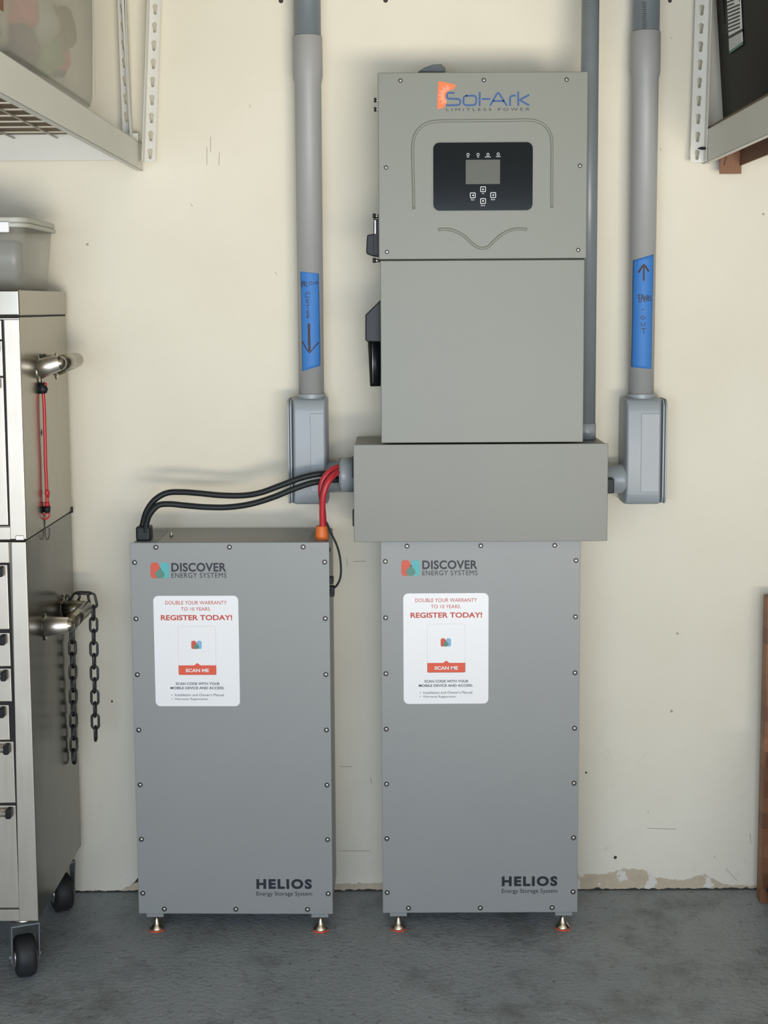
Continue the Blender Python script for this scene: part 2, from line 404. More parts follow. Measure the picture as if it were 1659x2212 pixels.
# ---------------------------------------------------------------- batteries
BW, BZ0, BZ1, BD = .5, .0563, 1.0231, .237
def emblem(parent, x0, x1, z0, z1, y, right='logo_teal'):
    w, h = x1 - x0, z1 - z0
    def T(pts): return [(x0 + a * w, z0 + b * h) for a, b in pts]
    def arc(cx, cz, rx, rz, a0, a1, n=8): return [(cx + rx * math.cos(math.radians(a0 + (a1 - a0) * k / n)), cz + rz * math.sin(math.radians(a0 + (a1 - a0) * k / n))) for k in range(n + 1)]
    L = arc(.2, .8, .18, .2, 180, 90) + arc(.3, .8, .16, .2, 90, 30) + [(.58, .6), (.52, .3), (.4, .02)] + arc(.18, .2, .16, .2, 270, 180)
    Rr = arc(.8, .8, .2, .2, 0, 90) + arc(.70, .8, .16, .2, 90, 150) + [(.5, .62), (.6, .3), (.72, .02)] + arc(.82, .2, .18, .2, 270, 360)
    D = [(.52, .64)] + arc(.51, .26, .25, .26, 30, -210, 16)
    curve_mesh('emblem', [T(L)], .0003, 'logo_red', parent, y)
    curve_mesh('emblem', [T(Rr)], .0003, right, parent, y)
    curve_mesh('emblem', [T(D)], .0003, 'logo_green', parent, y - .0003)
def battery(loc, rz, label, stick, left):
    e = thing('battery_cabinet', label, 'battery', loc, 'battery cabinets'); e.rotation_euler = (0, 0, rz)
    # local frame: x 0..BW, front face at y=0, wall side at y=+BD
    body = MB().box((.004, .0035, BZ0), (BW - .004, BD, BZ1 - .002)).build('body', 'cabinet', e, .003, local=True)
    MB().box((0, 0, BZ0), (BW, .0035, BZ1)).build('front_panel', 'cabinet', e, .0012, local=True)
    zs = [BZ1 - .050 - .1437 * k for k in range(7)]
    pts = [(x, BZ1 - .0115) for x in (.066, .2505, .435)] + [(x, BZ0 + .0125) for x in (.066, .2505, .435)] + [(x, z) for z in zs for x in (.0115, BW - .0115)]
    screws(e, pts, 0)
    y = -.0001
    # maker's mark and words
    lx = stick['lx']; lz = stick['lz']
    emblem(e, lx, lx + .0478, lz - .0405, lz, y)
    lettering('DISCOVER', (lx + .0535, lx + .1915, lz - .0235, lz - .001), y, 'ink', e, .028, 1.06)
    lettering('ENERGY SYSTEMS', (lx + .0535, lx + .1915, lz - .039, lz - .0265), y, 'ink', e, 0, 1.08)
    hx, hz = stick['hx'], stick['hz']
    lettering('HELIOS', (hx, hx + .1425, hz - .0265, hz), y, 'ink', e, .048, 1.22)
    lettering('Energy Storage System', (hx, hx + .1425, hz - .0475, hz - .0335), y, 'ink', e, 0)
    # warranty sticker
    sx, sz = stick['sx'], stick['sz']; W, Hh = .2140, .2840
    st = curve_mesh('sticker', [rrect(sx, sx + W, sz - Hh, sz, .0125)], .0004, 'white', e, 0)
    y = -.0005
    def bx(a, b, c, d): return (sx + a * W, sx + b * W, sz - d * Hh, sz - c * Hh)
    # coordinates measured on the sticker (fractions of its width, height)
    lettering('DOUBLE YOUR WARRANTY', bx(.14, .865, .045, .078), y, 'ink_red', st)
    lettering('TO 10 YEARS.', bx(.325, .675, .103, .134), y, 'ink_red', st)
    lettering('REGISTER TODAY!', bx(.085, .925, .172, .220), y, 'ink_red', st, .025)
    x0, x1, z0, z1 = bx(.28, .728, .275, .715)
    curve_mesh('code_frame', [rrect(x0, x1, z0, z1, .003), rrect(x0 + .0006, x1 - .0006, z0 + .0006, z1 - .0006, .0026)], .0002, 'frame_line', st, y)
    x0, x1, z0, z1 = bx(.28, .728, .628, .715); mx = (x0 + x1) / 2
    curve_mesh('scan_banner', [[(x0, z1), (x0, z0 + .002), (x0 + .002, z0), (x1 - .002, z0), (x1, z0 + .002), (x1, z1), (mx + .008, z1), (mx, z1 + .006), (mx - .008, z1)]], .0002, 'ink_orange', st, y)
    lettering('SCAN ME', bx(.365, .64, .658, .690), y - .0002, 'ink_white', st, .03)
    a = bx(.435, .56, .405, .480); emblem(st, *a, y, 'logo_sky')
    lettering('SCAN CODE WITH YOUR', bx(.245, .765, .783, .806), y, 'ink_grey', st, .02)
    lettering('MOBILE DEVICE AND ACCESS:', bx(.18, .815, .822, .845), y, 'ink_grey', st, .02)
    lettering("\u2022  Installation and Owner's Manual", bx(.19, .81, .885, .908), y, 'ink_grey', st)
    lettering('\u2022  Warranty Registration', bx(.19, .62, .925, .948), y, 'ink_grey', st)
    # levelling feet on short brackets
    for fx, fy in ((.040, .030), (BW - .034, .030), (.040, BD - .03), (BW - .034, BD - .03)):
        MB().box((fx - .022, fy - .022, BZ0 - .013), (fx + .022, fy + .022, BZ0)).build('foot_bracket', 'cabinet', e, .001, local=True)
        ft = MB().lathe([(.0028, BZ0 - .01), (.0028, .034), (.0058, .032), (.0065, .024), (.012, .015), (.0195, .0075), (.0205, .004)], (fx, fy, 0)).build('levelling_foot', 'chrome', e, local=True)
        MB().lathe([(.0205, .0042), (.0212, .002), (.020, 0)], (fx, fy, 0)).build('foot_pad', 'pad', ft, local=True)
    # side bolts
    for z in (BZ1 - .028, BZ1 - .135):
        for xx, d in ((.004, -1), (BW - .004, 1)):
            MB().lathe([(.005, 0), (.005, .0035 * d), (.003, .0045 * d)], (xx, .05, z), 'x', 12).build('side_bolt', 'washer', e, local=True)
    if left:
        # black and orange cable boots, lid strip, earth stud on top
        MB().box((.01, .028, BZ1 - .002), (.047, .07, BZ1 + .036)).build('cable_boot', 'black', e, .006, 3, local=True)
        MB().lathe([(.0165, 0), (.017, .012), (.0155, .026), (.0135, .036), (.013, .037)], (.478, .055, BZ1 - .004), n=24).build('cable_boot', 'orange', e, local=True)['label'] = 'orange rubber boot'
        MB().lathe([(.005, 0), (.005, .009), (.0035, .011)], (.088, .10, BZ1 - .002), n=6).build('earth_stud', 'chrome', e, local=True)
        MB().box((.01, .02, BZ1 - .003), (.065, .2, BZ1 - .0005)).build('terminal_plate', 'cabinet_dark', e, .001, local=True)
        MB().box((.445, .02, BZ1 - .003), (.49, .2, BZ1 - .0005)).build('terminal_plate', 'cabinet_dark', e, .001, local=True)
        # plugs on the side
        MB().box((BW - .006, .06, .872), (BW + .008, .085, .898)).build('data_socket', 'black', e, .002, local=True)
        MB().box((BW - .006, .06, .905), (BW + .006, .085, .922)).build('data_socket', 'black', e, .002, local=True)
    return e

def loc2(u, v, base, rz):
    """Local x,z on a battery's front face of the point seen at a pixel."""
    p = at(u, v, base[1]); return (p.x - base[0]) / math.cos(rz), p.z
LB, LR = (-.653, -.2593, 0), -.0158
RB, RR = (-.0247, -.2615, 0), 0.
def stick(base, rz, logo, hel, sti):
    a = loc2(*logo, base, rz); b = loc2(*hel, base, rz); c = loc2(*sti, base, rz)
    return dict(lx=a[0], lz=a[1], hx=b[0], hz=b[1], sx=c[0], sz=c[1])
bat_l = battery(LB, LR, 'grey battery cabinet under the black and red cables, beside the steel tool chest', stick(LB, LR, (324, 1215), (554, 1897), (331, 1287)), True)
bat_r = battery(RB, RR, 'grey battery cabinet standing directly beneath the wall-mounted inverter and trunking box', stick(RB, RR, (866, 1210), (1084, 1893), (871, 1282)), False)

# ---------------------------------------------------------------- wiring trough under the inverter
def P(u, v, y): return at(u, v, y)
gx0, gx1, gz0, gz1, gy = -.0902, .5376, 1.0262, 1.2693, -.2863
g = thing('wiring_trough', 'wide grey steel wiring trough between the inverter and the battery below it', 'electrical box', (.22, -.05, gz0))
MB().box((gx0 + .003, gy + .004, gz0 + .002), (gx1 - .003, -.045, gz1 - .002)).build('body', 'trough', g, .002)
MB().box((gx0, gy, gz0), (gx1, gy + .004, gz1)).build('front_cover', 'trough', g, .0015)
for z0, z1 in ((P(763, 1035, gy).z, P(763, 990, gy).z), (P(763, 1140, gy).z, P(763, 1106, gy).z)):
    MB().box((gx0 - .004, gy + .02, z0), (gx0 + .004, gy + .06, z1)).build('grommet', 'black', g, .002)
MB().box((gx0 + .08, -.0452, gz0 + .03), (gx1 - .08, -.0002, gz1 - .03)).build('wall_bracket', 'cabinet_dark', g)

# ---------------------------------------------------------------- inverter
ix0, ix1, iy = -.0243, .479, -.290
iz1 = P(1045, 155.5, iy).z; izm = P(1045, 560.5, iy).z; iz0 = P(1045, 956, iy).z
inv = thing('inverter', 'tall grey wall-mounted inverter with black display panel and blue lettering', 'inverter', (.22, -.05, iz0))
MB().box((ix0 + .006, iy + .006, iz0 + .004), (ix1 - .006, -.05, iz1 - .005)).build('body', 'inverter', inv, .003)
MB().box((.05, -.0502, iz0 + .1), (.4, -.0002, iz1 - .1)).build('wall_bracket', 'cabinet_dark', inv)
fr = MB().box((ix0, iy, izm + .0015), (ix1, iy + .008, iz1)).build('front_cover', 'inverter', inv, .0025, 3)
MB().box((ix0 + .003, iy + .001, iz0), (ix1 - .004, iy + .008, izm - .0015)).build('lower_cover', 'inverter', inv, .002)
MB().box((ix0 + .004, iy + .004, izm - .003), (ix1 - .006, iy + .01, izm + .003)).build('seam', 'gap', inv)
org = inv.location
def I(u, v): p = P(u, v, iy); return (p.x - org.x, p.z - org.z)
def IB(u0, v0, u1, v1): a = I(u0, v1); c = I(u1, v0); return (a[0], c[0], a[1], c[1])
yf = iy - org.y
screws(inv, [I(*q) for q in ((865, 174), (1045, 173), (1224, 172), (834, 362), (1253, 358), (836, 544), (1249, 540))], yf, .0036, 1.5)
# embossed ribs
def rib(px, r=.0036):
    pts = [P(u, v, iy) - Vector((0, 0, 0)) for u, v in px]; pts = smooth_path(pts, 6)
    return MB().tube(pts, r, 12).build('embossed_rib', 'inverter', inv)
rib([(894, 452), (892.5, 380), (891.5, 318), (897, 290), (914, 271), (942, 262), (1000, 261), (1045, 260.5), (1100, 260), (1147, 259.5), (1172, 268), (1187, 285), (1192, 312), (1192, 380), (1192, 449)])
rib([(947, 496), (965, 495), (985, 500), (1004, 511), (1020, 526), (1033, 534.5), (1044, 536), (1055, 533), (1068, 520), (1085, 506), (1105, 496.5), (1122, 494.5), (1138, 495.5)])
# display
px0, px1, pz0, pz1 = IB(936, 307, 1151, 455.5)
curve_mesh('panel_rim', [rrect(px0 - .0028, px1 + .0028, pz0 - .0028, pz1 + .0028, .0175)], .0012, 'inverter', inv, yf)
dp = curve_mesh('display_panel', [rrect(px0, px1, pz0, pz1, .015)], .0022, 'panel', inv, yf); yd = yf - .0022
a = IB(1006, 345, 1080, 398); curve_mesh('screen', [rrect(a[0], a[1], a[2], a[3], .0006)], .0004, 'lcd', dp, yd)
def circ(c, r, n=16): return [(c[0] + r * math.cos(2 * PI * k / n), c[1] + r * math.sin(2 * PI * k / n)) for k in range(n)]
for (u, v), t, w in (((1011, 334), 'DC', 5), ((1032.5, 334), 'AC', 5), ((1054, 334), 'NORMAL', 13), ((1076, 333), 'ALARM', 10)):
    c = I(u, v); curve_mesh('indicator_ring', [circ(c, .0034), circ(c, .0024)], .0003, 'ink_white', dp, yd)
    lettering(t, IB(u - w / 2, v + 4, u + w / 2, v + 6.6), yd, 'ink_white', dp)
for (u, v), t, w in (((1043.3, 409), 'Up', 5), ((1021.2, 422), 'Esc', 7), ((1065.2, 421.5), 'Enter', 9), ((1043.3, 434.5), 'Down', 9)):
    q = IB(u - 6, v - 6, u + 6, v + 6)
    bt = curve_mesh('button', [rrect(*q, .0022), rrect(q[0] + .0014, q[1] - .0014, q[2] + .0014, q[3] - .0014, .0014)], .0006, 'ink_white', dp, yd)
    c = I(u, v); s = .0026
    tri = {'Up': [(-1, -.7), (1, -.7), (0, 1)], 'Down': [(-1, .7), (1, .7), (0, -1)], 'Esc': [(.9, 1), (.9, -1), (-.9, 0)], 'Enter': [(1, 1), (-1, -.1), (.3, -1)]}[t]
    curve_mesh('button_symbol', [[(c[0] + x * s, c[1] + z * s) for x, z in tri]], .0004, 'ink_white', bt, yd)
    lettering(t, IB(u - w / 2, v + 8, u + w / 2, v + 11), yd, 'ink_white', dp)
# sunburst flag and name
K = lambda a, b: I(920 + a / 6.381, 160 + b / 6.381)
flag = [K(*q) for q in ((172, 97), (295, 118), (412, 145), (405, 175), (378, 212), (330, 225), (290, 250), (270, 300), (275, 345), (290, 385), (270, 425), (240, 465), (165, 482), (158, 478), (160, 300))]
curve_mesh('flag_emblem', [flag], .0003, 'logo_orange', inv, yf)
rays = []
for k in range(13):
    an = math.radians(96 + k * 11.5); c = (330, 300)
    r0, r1 = 85, 85 + (70 if k % 2 else 45)
    e1 = (c[0] + r1 * math.cos(an), c[1] - r1 * math.sin(an)); e0 = (c[0] + r0 * math.cos(an), c[1] - r0 * math.sin(an))
    if e0[0] > 395: continue
    rays.append([K(*e0), K(*e1)])
strokes(rays, .0007, yf - .0003, 'ink_white', inv, 'sun_rays')
nm = [[(388, 262), (335, 258), (300, 264), (290, 290), (292, 322), (310, 340), (400, 342), (455, 346), (474, 365), (474, 400), (460, 424), (420, 430), (285, 430)],
      [(560, 300), (640, 298), (680, 304), (694, 330), (692, 400), (678, 422), (640, 430), (560, 430), (530, 422), (518, 400), (520, 330), (532, 306), (560, 300)],
      [(742, 255), (740, 432)], [(775, 345), (882, 343)], [(888, 430), (975, 280), (996, 256), (1018, 280), (1112, 430)], [(930, 372), (1070, 372)],
      [(1158, 432), (1160, 340), (1168, 308), (1195, 298), (1232, 297)], [(1272, 248), (1272, 432)], [(1418, 290), (1290, 358), (1418, 428)]]
strokes([[K(*q) for q in ln] for ln in nm], .0042, yf - .0004, 'logo_blue', inv)
x = IB(964, 233, 1144, 240); lettering('LIMITLESS POWER', x, yf, 'ink', inv, 0, 1.6)
# switches and bolts down the left flank
def flank(poly_px, y0, y1, name, mat, bev=.002, par=inv, lab=None):
    pts = [P(u, v, (y0 + y1) / 2) for u, v in poly_px]
    o = MB().prism([(p.x, p.z) for p in pts], y0, y1).build(name, mat, par, bev)
    if lab: o['label'] = lab
    return o
for v in (217, 237, 467, 563):
    w = 6 if v < 300 else 9
    p0, p1 = P(822, v, -.25), P(815 - w, v, -.25)
    MB().cyl(p0, p1, .0042, 12).build('side_bolt', 'chrome', inv)
    MB().cyl(P(812, v + 3, -.25) + Vector((0, 0, .004)), P(814 - w, v + 3, -.25) + Vector((0, 0, .004)), .0058, 12).build('bolt_nut', 'washer', inv)
flank([(822, 474), (807, 474), (807, 552), (822, 552)], -.26, -.19, 'switch_plate', 'black_plastic', .001)
MB().box((P(809.5, 505, -.262).x, -.266, P(810, 505, -.262).z), (P(811.5, 505, -.262).x, -.262, P(811, 476, -.262).z)).build('switch_plate_edge', 'chrome', inv)
flank([(822, 507), (811, 505), (793, 509), (791, 548), (806, 554), (822, 556)], -.255, -.205, 'rotary_switch', 'black_plastic', .003)
dh = flank([(824, 646), (790, 680), (790, 733), (794, 737), (824, 738)], -.25, -.13, 'disconnect_handle', 'black_plastic', .003)
p0, p1 = P(808.5, 736, -.2), P(811, 834, -.2)
MB().tube([p0, p1], [.0165, .0135], 24).build('grip', 'black_plastic', dh)
MB().cyl(P(805, 742, -.216) , P(805.5, 828, -.2135), .0012, 8).build('grip_seam', 'alu', dh)
# antenna base on top
MB().prism([(p.x, p.z) for p in [P(u, v, -.1) for u, v in ((900, 160), (915, 150), (935, 143), (952, 142), (960, 150), (962, 160))]], -.13, -.07).build('antenna_base', 'cabinet_dark', inv, .004)
MB().lathe([(.004, 0), (.004, .009)], (P(1051, 156, -.2).x, -.2, iz1 - .006), n=10).build('top_stud', 'washer', inv)

# ---------------------------------------------------------------- conduits
def conduit(name, label, uvs_top, uvs_bot, y, segs):
    """segs: list of (part name, material, [(v, diameter px at that height)])"""
    e = thing(name, label, 'conduit', (P(*uvs_bot, y).x, y, P(*uvs_bot, y).z))
    def cen(v): t = (v - uvs_top[1]) / (uvs_bot[1] - uvs_top[1]); return P(uvs_top[0] + (uvs_bot[0] - uvs_top[0]) * t, v, y)
    xt = (P(*uvs_top, y).x + P(*uvs_bot, y).x) / 2
    for nm_, mat, pr_ in segs:
        pts, rr = [], []
        for v, d in pr_:
            c = cen(v); depth = (c - O).dot(VW); pts.append(Vector((xt, y, c.z))); rr.append(d / 2 * depth / F_PX)
        MB().tube(pts, rr, 40).build(nm_, mat, e)
    return e, xt
ex = .36   # top pieces run on up to the ceiling
c1, cx1 = conduit('conduit', 'grey conduit from ceiling to fitting, with FROM METER on blue tape', (661, 0), (675, 852), -.0604,
    [('upper_pipe', 'pvc_blue', [(-280, 59), (100, 59)]), ('lower_pipe', 'pvc', [(79, 62), (81, 64), (165, 64.5), (184, 57.5), (852, 54.6)])])
c2, cx2 = conduit('conduit', 'grey conduit from ceiling to fitting, with arrow up and PANEL OUT on blue tape', (1399, 0), (1382, 852), -.0604,
    [('upper_pipe', 'pvc_blue', [(-280, 58.5), (90, 58.5)]), ('lower_pipe', 'pvc', [(69, 61), (71, 63.5), (155, 64), (172, 57.5), (852, 54)])])
c3, cx3 = conduit('conduit', 'thinner grey conduit running behind the right edge of the inverter', (1274, 0), (1268, 940), -.16,
    [('pipe', 'pvc_blue', [(-280, 38.5), (930, 38.0)])])
tr = P(1275, 930, -.16)
q = MB().tube([(cx3, -.16, gz1 - .001), (cx3, -.16, P(1275, 914, -.16).z)], .0238, 32).build('coupling', 'pvc_fit', c3)
# print on pipes
def on_pipe(cx, cy, r, e):
    def f(p, d):
        dx = max(-.999, min(.999, (p.x - cx) / r)); rr = r + .0009 + d
        return Vector((cx + rr * dx, cy - rr * math.sqrt(1 - dx * dx), p.z)) - e.location
    return f
def tape(e, cx, r, edge, mat='tape'):
    """edge: list of (v, u_left, u_right) rows"""
    fn = on_pipe(cx, -.0604, r, e); q = MB(); rows = []
    for v0, ul, v1, ur in edge:
        a = P(ul, v0, -.0604 - r * .8); b_ = P(ur, v1, -.0604 - r * .8)
        rows.append([(a.lerp(b_, k / 14)) for k in range(15)])
    T = [[(q.bm.verts.new(fn(p, -.0004)), q.bm.verts.new(fn(p, .0001))) for p in row] for row in rows]
    for A, B in zip(T, T[1:]):
        for k in range(14):
            q.bm.faces.new((A[k][1], A[k + 1][1], B[k + 1][1], B[k][1])).smooth = True
            q.bm.faces.new((A[k][0], B[k][0], B[k + 1][0], A[k + 1][0]))
    for A in (T[0], T[-1]):
        for k in range(14): q.bm.faces.new((A[k][0], A[k + 1][0], A[k + 1][1], A[k][1]))
    for A, B in zip(T, T[1:]):
        for k in (0, 14): q.bm.faces.new((A[k][0], A[k][1], B[k][1], B[k][0]))
    o = q.build('tape', mat, e, local=True); o['label'] = 'blue masking tape with handwriting'
    return o
def pen(e, cx, r, lines, w, par, mat='marker'):
    fn = on_pipe(cx, -.0604, r, e); out = []
    for ln in lines:
        out.append([(p.x, p.z) for p in [P(u, v, -.0604 - r) for u, v in ln]])
    strokes(out, w, 0, mat, par, 'handwriting', fn=lambda p, d: fn(p, d + .0003))
r1 = .0327; r2 = .0324
k1 = lambda a, b: (600 + a / 5.027, 560 + b / 5.027)
t1 = tape(c1, cx1, r1, [(586.5, 649, 591, 688), (590, 649, 592, 688), (640, 650.5, 640, 689), (700, 651.5, 700, 690), (760, 652.5, 760, 691), (789, 653, 785, 691), (802, 653, 790, 691)])
W1 = [[(258, 250), (285, 240)], [(258, 272), (283, 262)], [(272, 245), (262, 305)], [(290, 245), (288, 295)], [(290, 245), (312, 250), (312, 268), (292, 272), (325, 300)],
      [(345, 245), (335, 265), (350, 282), (372, 268), (365, 245), (345, 245)], [(388, 275), (392, 245), (405, 262), (420, 238), (424, 272)]]
W2 = [[(302, 385), (318, 355), (326, 378), (345, 355), (350, 382)], [(305, 395), (303, 415), (348, 412)], [(312, 440), (316, 475), (345, 472)], [(312, 440), (342, 436)], [(314, 457), (338, 455)],
      [(310, 502), (345, 496)], [(328, 500), (330, 540)], [(316, 562), (320, 597), (345, 594)], [(316, 562), (342, 558)], [(318, 579), (338, 577)], [(318, 612), (322, 645)], [(318, 612), (340, 608), (342, 620), (322, 628), (348, 640)]]
pen(c1, cx1, r1, [[k1(*q) for q in l] for l in W1 + W2], .0016, t1)
pen(c1, cx1, r1, [[k1(*q) for q in l] for l in [[(338, 705), (340, 800), (343, 930), (345, 990)]]], .0062, t1)
pen(c1, cx1, r1, [[k1(*q) for q in l] for l in [[(270, 895), (305, 960), (345, 1018), (395, 955), (438, 905)]]], .0026, t1)
k2 = lambda a, b: (1220 + a / 3.686, 520 + b / 3.686)
t2 = tape(c2, cx2, r2, [(562, 1369.5, 549, 1411), (566, 1369, 560, 1411.5), (620, 1368, 620, 1410.5), (680, 1367.5, 680, 1408.5), (740, 1366.5, 740, 1407.5), (785, 1365.5, 790, 1406.5), (793, 1365.5, 797, 1406)])
pen(c2, cx2, r2, [[k2(*q) for q in l] for l in [[(628, 315), (630, 195)], [(593, 250), (610, 215), (630, 188), (648, 215), (665, 242)]]], .0042, t2)
W3 = [[(592, 430), (596, 490)], [(588, 430), (615, 428), (612, 452), (596, 460)], [(605, 490), (622, 430), (632, 480)], [(612, 465), (630, 462)], [(634, 490), (636, 435), (652, 482), (654, 430)],
      [(662, 440), (664, 480), (678, 478)], [(662, 440), (676, 438)], [(663, 458), (675, 457)], [(682, 440), (684, 478), (696, 476)], [(618, 548), (632, 545)],
      [(622, 598), (604, 612), (620, 628), (640, 614), (622, 598)], [(610, 655), (615, 680), (636, 676), (636, 652)], [(610, 702), (646, 698)], [(628, 700), (628, 738)]]
pen(c2, cx2, r2, [[k2(*q) for q in l] for l in W3], .0017, t2)
# stencilled maker's print on the upper right pipe and thin pipe
pen(c2, cx2, .0345, [[(1388 + (i % 2) * 1.5, 4 + i * 4), (1396, 5.5 + i * 4)] for i in range(16)], .0013, c2)
f3 = on_pipe(cx3, -.16, .0223, c3)
strokes([[(a.x, a.z), (b_.x, b_.z)] for a, b_ in [(P(1266, 102 + i * 4, -.18), P(1274, 103 + i * 4, -.18)) for i in range(9)] + [(P(1267, 4, -.18), P(1273, 4, -.18)), (P(1267, 11, -.18), P(1273, 11, -.18))]], .0014, 0, 'cabinet_dark', c3, 'pipe_print', fn=lambda p, d: f3(p, d))

def conduit_body(label, u0, u1, hub, side, cx):
    """Elbow fitting with its cover plate on the far side (side = -1 left, +1 right)."""
    y = -.0604; a, b_ = P(u0, 1087, y - .02), P(u1, 860, y - .02)
    x0, x1, z0, z1 = a.x, b_.x, a.z, P(0, 858, y - .02).z
    z1 = P((u0 + u1) / 2, 860, y - .02).z
    e = thing('conduit_fitting', label, 'conduit fitting', ((x0 + x1) / 2, y, z0))
    cw = .011; r = .020
    bx0, bx1 = (x0 + cw, x1) if side < 0 else (x0, x1 - cw)
    # body: cross-section swells to a flat front facet
    yb, yfm = -.006, -.112
    sec = [(bx0, yb), (bx0, yfm + .012), (bx0 + .006, yfm), (bx1 - .006, yfm), (bx1, yfm + .012), (bx1, yb)]
    rings = []
    for z, k in ((z0, .72), (z0 + .006, .86), (z0 + .018, .96), (z0 + .030, 1), (z1 - .034, 1), (z1 - .016, .95), (z1 - .005, .84), (z1, .70)):
        rings.append([(x, y + (yy - y) * k, z) for x, yy in sec])
    MB().loft(rings).build('body', 'pvc_fit', e, .004, 3)
    # flat raised facets with a seam down the middle
    xm = bx0 + (bx1 - bx0) * (.52 if side < 0 else .42)
    MB().box((xm, yfm - .0016, z0 + .034), (bx1 - .008, yfm + .01, z1 - .038)).build('raised_face', 'pvc_fit', e, .0012)
    # cover plate
    c0, c1_ = (x0, x0 + cw) if side < 0 else (x1 - cw, x1)
    zz0, zz1 = z0 + .001, z1 - .001
    for i, (ca, cb, g_) in enumerate(((c0, c0 + .0048, 0), (c0 + .0060, c1_, .0015)) if side < 0 else ((c0 + .0062, c1_, 0), (c0, c0 + .0050, .0015))):
        pr_ = [(yy, z) for yy, z in rrect(-.113 + g_, -.008 - g_, zz0 + g_, zz1 - g_, r)]
        q = MB(); q.poly_ext([(ca, yy, z) for yy, z in pr_], (cb - ca, 0, 0)); q.build('cover_plate' if i == 0 else 'gasket_rim', 'pvc_fit', e, .0012)
    # hub on top
    hz0, hz1 = P(hub, 880, y).z, P(hub, 850, y).z
    MB().lathe([(.0368, hz0 - hz0 - .01), (.0368, hz1 - hz0)], (cx, y, hz0), n=36).build('hub', 'pvc_fit', e, .001)
    return e, x0, x1
fl, fa, fb = conduit_body('grey elbow fitting behind the black cables, at the foot of the conduit', 625, 707, 678, -1, cx1)
frr, fc, fd = conduit_body('grey elbow fitting at the foot of the conduit marked PANEL OUT, beside trough', 1345, 1437, 1383, 1, cx2)
# side nozzles into the trough
z = P(700, 1029, -.07).z
MB().tube([(fb - .004, -.075, z), (gx0 - .001, -.075, z)], .041, 32).build('nozzle', 'pvc_fit', fl)
z = P(1330, 1034, -.07).z
nz = MB().tube([(fc + .006, -.072, z), (fc - .004, -.072, z), (fc - .012, -.072, z), (gx1 + .001, -.072, z)], [.040, .0385, .037, .037], 32).build('nozzle', 'pvc_fit', frr)
MB().box((gx1 + .0005, -.128, P(1330, 1064, -.11).z), (P(1327, 1045, -.128).x, -.09, P(1330, 1032, -.11).z)).build('locknut', 'black', nz, .003)
# cable outlet on the left flank of the trough
zc = P(748, 1025, -.16).z
out = thing('cable_outlet', 'grey threaded outlet the battery cables enter, on trough flank', 'conduit fitting', (gx0, -.16, zc))
xo = P(733, 1025, -.16).x
MB().lathe([(.0425, xo - gx0), (.0435, xo - gx0 + .002), (.0435, -.0005)], (gx0, -.16, zc), 'x', 36).build('collar', 'pvc_blue', out, .001)
for k in (-1, 1): MB().lathe([(.0440, xo - gx0 + .004), (.0446, xo - gx0 + .008), (.0440, -.004)], (gx0, -.16, zc + k * .00001), 'x', 36).build('ring', 'pvc_fit' if k > 0 else 'pvc_blue', out) if k > 0 else None
MB().lathe([(.036, xo - gx0 - .0006), (.036, xo - gx0 + .002)], (gx0, -.16, zc), 'x', 36).build('bore', 'gap', out)

# ---------------------------------------------------------------- cables
def k3(a, b, y): return P(270 + a / 3.130, 960 + b / 3.130, y)
boot = bat_l.matrix_world
def cable(label, pts, r, mat, grp='battery cables'):
    pp = smooth_path([k3(*q) for q in pts], 8)
    e = MB().tube(pp, r, 20).build('power_cable', mat)
    return tag(e, label, 'cable', grp)
cable('upper of the two black cables arching from battery to trough', [(112, 590, -.21), (125, 520, -.21), (150, 445, -.21), (205, 372, -.205), (285, 328, -.2), (385, 322, -.2), (500, 330, -.2), (650, 344, -.195), (800, 345, -.19), (920, 325, -.19), (1050, 278, -.185), (1180, 230, -.18), (1300, 202, -.175), (1400, 200, -.165), (1475, 210, -.16)], .0076, 'black')
cable('lower of the two black cables arching from battery to trough', [(138, 590, -.225), (148, 520, -.228), (172, 465, -.23), (225, 412, -.228), (300, 403, -.225), (400, 412, -.22), (550, 424, -.22), (700, 424, -.215), (850, 403, -.21), (1000, 358, -.205), (1130, 305, -.2), (1250, 264, -.195), (1340, 248, -.185), (1400, 240, -.175), (1475, 240, -.165)], .0076, 'black')
cable('thick red cable bending down in front into the orange boot', [(1336, 600, -.215), (1336, 540, -.217), (1334, 440, -.223), (1340, 350, -.228), (1360, 280, -.228), (1395, 225, -.22), (1435, 192, -.198), (1478, 178, -.172)], .0078, 'red')
cable('red cable half hidden behind the front red one', [(1346, 600, -.198), (1342, 500, -.2), (1334, 400, -.202), (1324, 310, -.204), (1336, 245, -.204), (1374, 192, -.2), (1420, 160, -.185), (1478, 146, -.165)], .0074, 'red')
pp = smooth_path([k3(*q) for q in ((1440, 225, -.17), (1400, 235, -.19), (1350, 270, -.212), (1328, 320, -.213), (1320, 370, -.213), (1322, 430, -.206), (1345, 500, -.198), (1368, 540, -.196), (1392, 598, -.196), (1428, 672, -.196), (1450, 745, -.196), (1460, 830, -.196), (1456, 900, -.196), (1434, 950, -.196), (1405, 975, -.192), (1388, 978, -.186))], 8)
tag(MB().tube(pp, .0027, 12).build('data_cable', 'black'), 'thin black cable looping from the red cables to the battery flank', 'cable')

